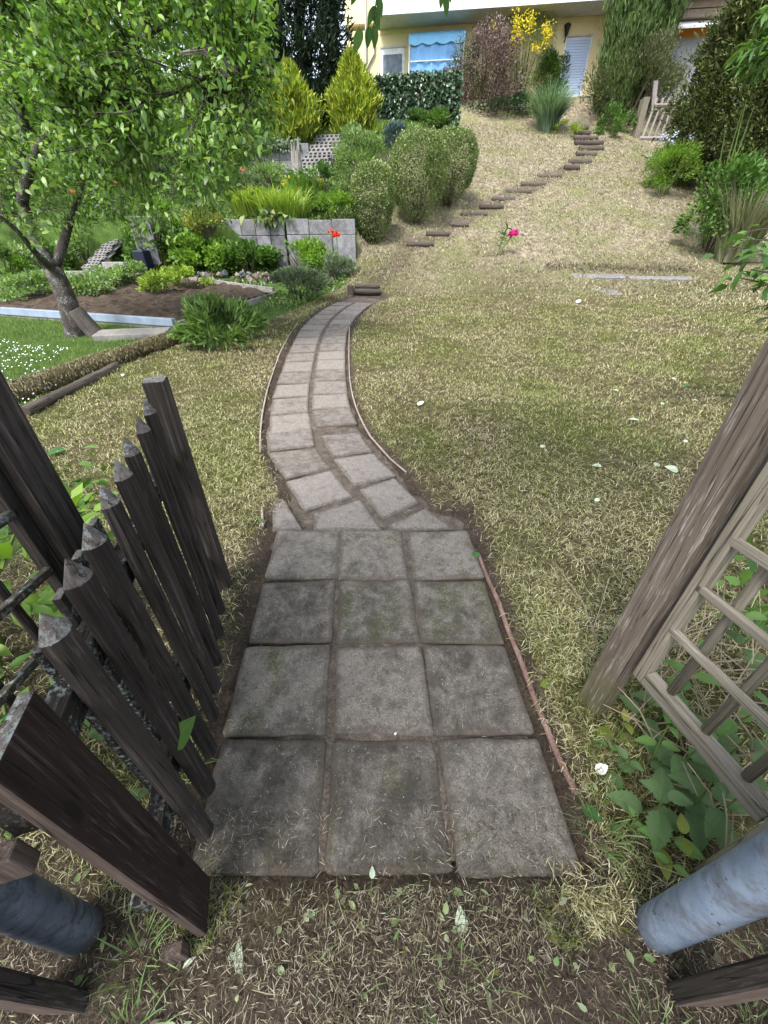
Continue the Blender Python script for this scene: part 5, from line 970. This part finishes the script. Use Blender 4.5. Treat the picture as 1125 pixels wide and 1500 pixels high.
# ------------------------------------------------------------------ near plants with single leaves
def bigleaf(name, L, Wd, serr, mat, droop=.2, nseg=15):
    V = []; Fc = []
    for i in range(nseg + 1):
        u = i / nseg; w = Wd / 2 * (math.sin(math.pi * u ** .72) ** .85 if 0 < u < 1 else 0); z = .1 * L * math.sin(math.pi * u) * .6 - droop * L * u * u
        sx = 1 + serr * (1 if i % 2 else -1)
        V += [(-w * sx, L * u - (serr * .12 * L if i % 2 else 0), z + .14 * w), (-w * .5, L * u, z + .10 * w), (0, L * u, z - .02 * Wd), (w * .5, L * u, z + .10 * w), (w * sx, L * u - (serr * .12 * L if i % 2 else 0), z + .14 * w)]
    for i in range(nseg):
        for k in range(4): Fc.append((5 * i + k, 5 * i + k + 1, 5 * i + k + 6, 5 * i + k + 5))
    me = mesh(name, V, Fc, True); me.materials.append(mat); return me
def leafmat1(name, a, b, trans=.3, rough=.5):
    M = MT(name, rough, .4); o = M.obj(); sx = M.n('SeparateXYZ', Vector=o); ax = M.n('Math', _operation='ABSOLUTE', i0=sx.outputs[0]).outputs[0]
    vn = M.n('TexWave', _bands_direction='DIAGONAL', Vector=M.n('CombineXYZ', X=ax, Y=sx.outputs[1]).outputs[0], Scale=38.0, Distortion=1.0).outputs[1]
    c = M.mix(M.objrand(), a, b); c = M.mix(1.0, c, M.ramp(vn, [(0, .72), (.35, 1.0), (1, 1.12)]), 'MULTIPLY'); c = M.mix(M.ramp(ax, [(0, .6), (.002, 0.0)]), c, tuple(min(1, q * 2.2) for q in b)); M.col(c); M.bump(vn, .5, .004)
    tr = M.n('BsdfTranslucent'); M.t.links.new(M.mix(1.0, c, (1.2, 1.3, .6), 'MULTIPLY'), tr.inputs[0]); ms = M.n('MixShader', Fac=trans); M.t.links.new(M.b.outputs[0], ms.inputs[1]); M.t.links.new(tr.outputs[0], ms.inputs[2]); M.t.links.new(ms.outputs[0], M.t.nodes['Material Output'].inputs[0]); return M.m
N_DK = leafmat1('nettle_single_leaf', (.11, .2, .07), (.17, .27, .11)); N_LT = leafmat1('nettle_fresh_leaf', (.13, .27, .06), (.2, .35, .1), .4); N_YE = leafmat1('yellowing_leaf', (.2, .26, .04), (.33, .36, .07), .4)
LM = [bigleaf('nettle_leaf', 1, .62, .13, N_DK), bigleaf('nettle_fresh_leaf', 1, .5, .11, N_LT), bigleaf('smooth_leaf', 1, .5, .0, N_LT), bigleaf('yellow_leaf', 1, .6, .06, N_YE), bigleaf('smooth_dark_leaf', 1, .52, .0, N_DK)]
def place_leaf(me, parent, off, p, d, L, name='leaf', nrm=(0, 0, 1)):
    d = Vector(d).normalized(); n = Vector(nrm); s = d.cross(n).normalized(); n = s.cross(d); R_ = Matrix((s, d, n)).transposed()
    o = bpy.data.objects.new(name, me); COL.objects.link(o); o.parent = parent; o.location = np.array(p) - np.array(off); o.rotation_mode = 'QUATERNION'; o.rotation_quaternion = R_.to_quaternion(); o.scale = (L, L, L); return o
def nettle(name, label, cat, b, h, mats, pairs, L, lean=(0, 0), group=None, small=.55):
    t = root(name, label, cat, b, 0, group); top = np.array([lean[0], lean[1], h]); Q = spline([(0, 0, -.03), top * .5 + [random.uniform(-.02, .02)] * 2 + [0], top], 10) if False else spline([np.array([0, 0, -.03]), top * .5 + np.array([random.uniform(-.02, .02), random.uniform(-.02, .02), 0]), top], 10)
    V, Fc = tube(Q, np.linspace(.0035, .002, 10), 6); mk('stem', V, Fc, M_GSTEM, t, smooth=True); a = random.uniform(0, 3)
    for i in range(pairs):
        u = (.3 + .7 * i / max(1, pairs - 1)) * 9; p = np.array([np.interp(u, np.arange(10), Q[:, j]) for j in range(3)]); l = L * (1 - (1 - small) * (i / max(1, pairs - 1)) ** 1.5) * random.uniform(.85, 1.1)
        for k in (0, 1):
            an = a + i * 1.5708 + k * math.pi + random.uniform(-.25, .25); el = random.uniform(-.15, .35) + .25 * (i == pairs - 1); d = (math.cos(an), math.sin(an), el); me = LM[mats[min(i, len(mats) - 1)]]
            V2, F2 = tube([p, p + unit(np.array(d)) * l * .22], .0016, 4, False); 
            place_leaf(me, t, (0, 0, 0), p + unit(np.array(d)) * l * .12, d, l)
    return t
NB = [(965, 1055, .33, (0, 0, 1, 1), 4, .085, 'nettle with fresh bright top just under the trellis rail'), (985, 1150, .26, (0, 0, 1, 1), 4, .085, 'nettle with pale top leaves midway along the trellis'), (1000, 1190, .22, (0, 0, 0), 3, .095, 'dark nettle between the trellis rail and the steel post'),
      (935, 1185, .15, (0, 0, 0), 3, .095, 'low broad nettle nearest the path edge'), (1030, 1215, .2, (0, 0, 0), 3, .1, 'dark nettle close to the steel post'), (950, 1235, .12, (3, 2, 3), 3, .075, 'yellowish nettle beside the foot of the steel post'), (905, 1130, .1, (0, 0), 2, .07, 'small wilted nettle left of the nettle patch'), (1050, 1120, .25, (0, 0, 0), 3, .085, 'dark nettle behind the trellis slats'), (1085, 1030, .45, (0, 1, 1), 4, .085, 'tall nettle behind the trellis by the frame edge'), (925, 1060, .2, (0, 1), 2, .075, 'small pale nettle at the foot of the reddish post'), (900, 1080, .07, (3, 3), 2, .06, 'yellowed small plant at the foot of the reddish post'), (975, 1270, .08, (2, 2), 2, .06, 'low green plant in front of the steel post foot'), (955, 1120, .2, (0, 1, 1), 3, .07, 'fresh nettle left of the bottom trellis rail'), (1020, 1100, .3, (0, 1, 1), 3, .075, 'fresh topped nettle under the middle of the trellis rail'), (915, 1215, .07, (2, 2), 2, .055, 'small round leaved weed at the path edge'), (870, 1100, .06, (2, 2), 2, .045, 'tiny weed beside the reddish path edging'), (1045, 1165, .3, (0, 0, 1), 3, .085, 'nettle between the rail end and the steel post'), (1060, 975, .4, (0, 1, 1), 3, .08, 'nettle behind the middle trellis slats'), (1110, 1110, .5, (0, 0, 1), 3, .085, 'tall nettle behind the grey timber post')]
for px, py, h, m, pr, L, lab in NB: nettle('nettle', lab, 'nettle', gp(px, py), h * 1.3, m, pr, L * 1.3, (random.uniform(-.04, .04), random.uniform(-.04, .02)), 'nettles by the trellis')
# undergrowth behind right trellis: dry stalks
t = root('dry_stalks', 'tangle of dry brown stalks behind the right trellis', 'dry stalks', onground(1.35, .7)); mb = MB()
for _ in range(150):
    a = np.array([random.uniform(-.42, .5), random.uniform(-.5, .5), 0]); b = a + [random.uniform(-.35, .35), random.uniform(-.35, .35), random.uniform(.02, .5)]; mb.add(*tube([a, (a + b) / 2 + [0, 0, .05], b], [.003, .0025, .0015], 4, False))
mb.mk('stem', flat('dry_stalk', (.3, .24, .17), .9, nz=.4, sc=3), t)
# bush foliage outside the fence on both sides
for k, (x_, y_, r, n, L, m, lab, mats) in enumerate(((-1.75, 1.0, (.5, .6, .42), 420, .11, L_BRIGHT, 'bright leafy undergrowth outside the left trellis', 1), (-1.3, .55, (.25, .3, .22), 160, .09, L_MID, 'leafy undergrowth between left trellis and gate', 1), (-2.6, 1.9, (.7, .7, .4), 420, .11, L_MID, 'leafy undergrowth beyond the tall dark post', 1), (2.1, .9, (.5, .6, .3), 260, .1, L_MID, 'leafy undergrowth outside the right trellis', 1))):
    bush('undergrowth', lab, 'undergrowth', onground(x_, y_), r, n, L, L * .52, m, K=12, up=.3, stem=M_GSTEM, nst=16, hi=True, bottom=-.95)
for px, py, h, m, L, lab in ((150, 1080, .35, (4, 4, 2), .085, 'green nettle growing behind the middle pickets'), (185, 1190, .2, (4, 4), .08, 'green nettle growing behind the near pickets'), (110, 900, .45, (1, 1, 1), .09, 'bright nettle behind the far pickets by the dark post'), (40, 1010, .5, (1, 1, 1), .09, 'bright nettle behind the hinge end of the gate')):
    nettle('nettle', lab, 'nettle', gp(px, py), h, m, 3, L, (0, 0), 'nettles by the gate')
# sprig growing through the gate
b = gp(225, 1175); t = root('elder_sprig', 'three leaved green sprig poking out between the pickets', 'sprig', b); j = aty(237, 1103, .52)
for px, py, me in ((273, 1064, 2), (226, 1116, 2), (258, 1122, 2)):
    e = aty(px, py, .53); place_leaf(LM[me], t, b, j + (e - j) * .3, e - j, np.linalg.norm(e - j) * .8, 'leaf', (.6, -.5, 1.1))
V, Fc = tube([b - [.1, 0, 0], b * .5 + j * .5 + [-.06, 0, 0], j], .002, 5); mk('stem', V, Fc, M_GSTEM, t, b)
# overhanging tree above the gate: trunk beside the camera, twigs and leaves above the frame
ob = onground(-2.4, -2.2); ot = root('overhanging_tree', 'tree whose leafy twigs hang into view at the top', 'tree', ob)
V, Fc = tube(spline([ob - [0, 0, .2], ob + [.1, .1, 1.5], ob + [.5, .6, 3.0], (-.9, -.2, 3.9), (-.1, 1.2, 4.0), (.5, 2.4, 3.9)], 16), np.linspace(.16, .03, 16), 10); mk('trunk', V, Fc, M_BARK, ot, ob, smooth=True)
n = 11000; P, D = clump_pts(n, (2.6, 2.3, .75), 34, .3); P += np.array([.1, -.6, 4.1]); k = P[:, 2] > 2.75 + .36 * np.maximum(P[:, 1] - .5, -1); P, D = P[k], D[k]; n = len(P)
leaves('leaves', P, D + RNG.normal(0, .5, (n, 3)) - [0, 0, .5], RNG.uniform(.07, .11, n), RNG.uniform(.04, .06, n), L_FRUIT, ot, ob, hi=True, kind='stuff')
N_OV = leafmat1('hanging_leaf', (.05, .13, .025), (.10, .2, .045), .4, .4); LO = bigleaf('hanging_leaf', 1, .5, 0, N_OV, .12)
def hang(tw, lv, Y):
    Q = spline([aty(px, py, Y) for px, py in tw], 8); V, Fc = tube(Q, np.linspace(.003, .0015, 8), 5); mk('twig', V, Fc, M_BARK, ot, ob, smooth=True)
    for (x0, y0, x1, y1, nx_) in lv: s = aty(x0, y0, Y); e = aty(x1, y1, Y + .01); place_leaf(LO, ot, ob, s, e - s, np.linalg.norm(e - s), 'leaf', (nx_ * .6, -.9, -.3))
hang([(556, -45), (553, -10), (548, 20), (547, 40)], [(530, 42, 518, 80, -.5), (541, 38, 538, 72, .2), (548, 36, 549, 73, .7), (546, 8, 556, 45, .4), (550, 10, 538, 38, -.6), (522, -12, 514, 8, 0), (552, -8, 560, 26, .9)], 1.9)
hang([(652, -40), (651, -15), (650, -4)], [(652, -6, 655, 25, .4), (648, -10, 645, 13, -.4), (656, -14, 661, 4, .5)], 1.8)
# ------------------------------------------------------------------ fallen leaves, the larger ones named
LF = [bigleaf('fallen_leaf', 1, .6, .02, flat('pale_fallen_leaf', (.38, .46, .33), .6, .3, nz=.1), .05), bigleaf('fallen_green_leaf', 1, .6, .02, leafmat1('green_fallen_leaf', (.07, .19, .05), (.12, .27, .08)), .05), bigleaf('fallen_yellow_leaf', 1, .7, .06, N_YE, .05), bigleaf('fallen_white_leaf', 1, .7, .04, flat('white_petal', (.7, .7, .66), .7, .2, nz=.1), -.2)]
FL = [(695, 812, 0.07, 1, 'green leaf lying on the path edge by the third slab row'), (918, 617, 0.1, 0, 'pale leaf in the middle of the right lawn'), (992, 694, 0.1, 0, 'curled pale leaf nearest the reddish post'), (960, 687, 0.08, 0, 'pale leaf just left of the curled one by the post'), (880, 686, 0.07, 0, 'pale leaf lying alone well left of the reddish post'), (790, 658, 0.06, 0, 'pale leaf on the lawn nearest the path curve'), (998, 567, 0.08, 1, 'bluish green leaf on the lawn above the post'), (1092, 556, 0.12, 1, 'large green leaf on the lawn at the right edge'), (985, 558, 0.06, 0, 'farthest small pale leaf on the right lawn'), (968, 595, 0.06, 0, 'small pale leaf just above the large middle one'), (1012, 588, 0.06, 0, 'small pale leaf above the middle leaf towards the post'), (905, 575, 0.06, 0, 'small pale leaf up and left of the middle leaf'), (870, 737, 0.05, 0, 'small pale leaf on the lawn nearest the third slab row'), (1000, 650, 0.05, 0, 'tiny pale leaf between the middle leaf and the post'), (845, 445, 0.14, 3, 'white scrap in front of the sunken lawn slabs'), (806, 1005, 0.06, 2, 'yellow leaf beside the reddish path edging'), (870, 1133, 0.05, 3, 'white petal on the grass right of the path'), (180, 553, 0.06, 3, 'white scrap beside the thatch covered edging log'), (676, 1372, 0.06, 0, 'pale lobed leaf in the straw before the path'), (590, 1420, 0.045, 2, 'yellow leaf in the straw before the middle slab column'), (520, 1425, 0.05, 1, 'green leaf in the straw left of the yellow one'), (462, 1345, 0.03, 0, 'tiny pale leaf in the straw below the left joint'), (340, 1450, 0.1, 0, 'long pale green leaf at the bottom left in the straw'), (270, 1425, 0.05, 0, 'pale leaf near the foot of the left timber post'), (735, 1440, 0.05, 2, 'yellow leaf in the straw below the right slab column'), (820, 1390, 0.05, 2, 'yellow leaf below the reddish brick fragment'), (578, 1079, 0.012, 3, 'tiny white petal in a joint of the paving'), (612, 596, 0.08, 3, 'white scrap on the lawn beside the path curve'), (100, 660, 0.16, 1, 'large dock leaf on the grass beyond the picket tips'), (800, 725, 0.05, 2, 'yellowish leaf on the lawn right of the path bend'), (385, 768, 0.05, 1, 'bright green leaf at the left path edging'), (850, 1185, 0.07, 1, 'green leaf beside the end of the reddish edging'), (545, 1290, 0.03, 0, 'tiny pale leaf at the front edge of the middle slab'), (640, 1470, 0.05, 1, 'green leaf at the very bottom in the straw')]
for px, py, L, k, lab in FL:
    p = gp(px, py) + np.array([0, 0, .018 if L > .02 else .012]); a = random.uniform(0, 6.28); d = (math.cos(a), math.sin(a), random.uniform(0, .25))
    c_ = ['pale', 'green', 'yellow', 'white'][k]; o = place_leaf(LF[k], None, (0, 0, 0), p, d, L, 'fallen_leaf', (random.uniform(-.3, .3), random.uniform(-.5, 0), 1)); props(o, lab, 'fallen leaf', 'fallen leaves')
n = 900; x = RNG.uniform(-1.3, 1.5, n); y = RNG.uniform(-.2, 1.4, n); zz, pdv = zat(x, y); k = (pdv > .02) & ((y < .33) | (np.abs(x) > .66)); x, y, zz = x[k], y[k], zz[k]; n = len(x)
leaves('leaf_scraps', np.stack([x, y, zz + .012], 1), np.stack([RNG.normal(size=n), RNG.normal(size=n), RNG.uniform(-.1, .3, n)], 1), RNG.uniform(.012, .035, n), RNG.uniform(.008, .022, n), leafmat('leaf_scrap', [(.06, .045, .03), (.16, .13, .09), (.12, .2, .06), (.3, .33, .2), (.2, .26, .08)], .2), hi=True, kind='stuff')
n = 1500; qa, qb, qc = gp(800, 393), gp(1020, 397), gp(900, 388); q = qa + (qb - qa) * RNG.random((n, 1)) + np.array([0, 1, 0]) * RNG.normal(0, abs(qc[1] - qa[1]) * .7, (n, 1)); q[:, 2] = H(q[:, 0], q[:, 1]) + .01; straw('dark_thatch', q[:, 0], q[:, 1], q[:, 2] + RNG.uniform(0, .06, n), RNG.uniform(.05, .14, n), RNG.uniform(.006, .014, n), .05, leafmat('rotted_thatch', [(.04, .03, .02), (.1, .08, .05), (.2, .16, .1)], 0), .4)
# green ground cover over the terraces, grass tufts by the timber posts
n = 42000; x = RNG.uniform(-11, 2.0, n); y = RNG.uniform(8.6, 21.5, n); g_, s_, t_ = zones(x, y); zz = H(x, y); k = (g_ > .5) & (zz - H(x, y + .25) > -.22) & (vnoise(x, y, 91, 1.2) > .25); k &= ~((y < 14.3) & (x < -2.7) & (y < 10.3 + .72 * (-2.5 - x)) ); x, y, zz = x[k], y[k], zz[k]; n = len(x)
leaves('ground_cover_leaves', np.stack([x, y, zz + RNG.uniform(0, .1, n)], 1), RNG.normal(0, .7, (n, 3)) + [0, 0, .6], RNG.uniform(.06, .14, n), RNG.uniform(.03, .06, n), leafmat('ground_cover_leaf', [(.05, .1, .02), (.1, .18, .04), (.18, .26, .08), (.26, .3, .14)], .3), kind='stuff')
for (x_, y_, lab, k) in ((.92, .02, 'grass tuft beside the bottom right timber post', 0), (1.02, .1, 'grass tuft between steel post and bottom right timber post', 0), (-.62, .03, 'grass tuft beside the bottom left timber post', 0), (-.66, .16, 'grass tuft at the foot of the shade-darkened steel post', 0), (.7, .42, 'short grass tuft at the end of the reddish edging', 1), (.66, .02, 'straggly grass tuft left of the bottom right timber post', 1), (-.72, .62, 'grass tuft under the open gate', 1)):
    archgrass('grass_tuft', lab, 'grass tuft', onground(x_, y_), 44, .12, .11, .0024, L_PALE, .9, .05, 'grass tufts by the gate')
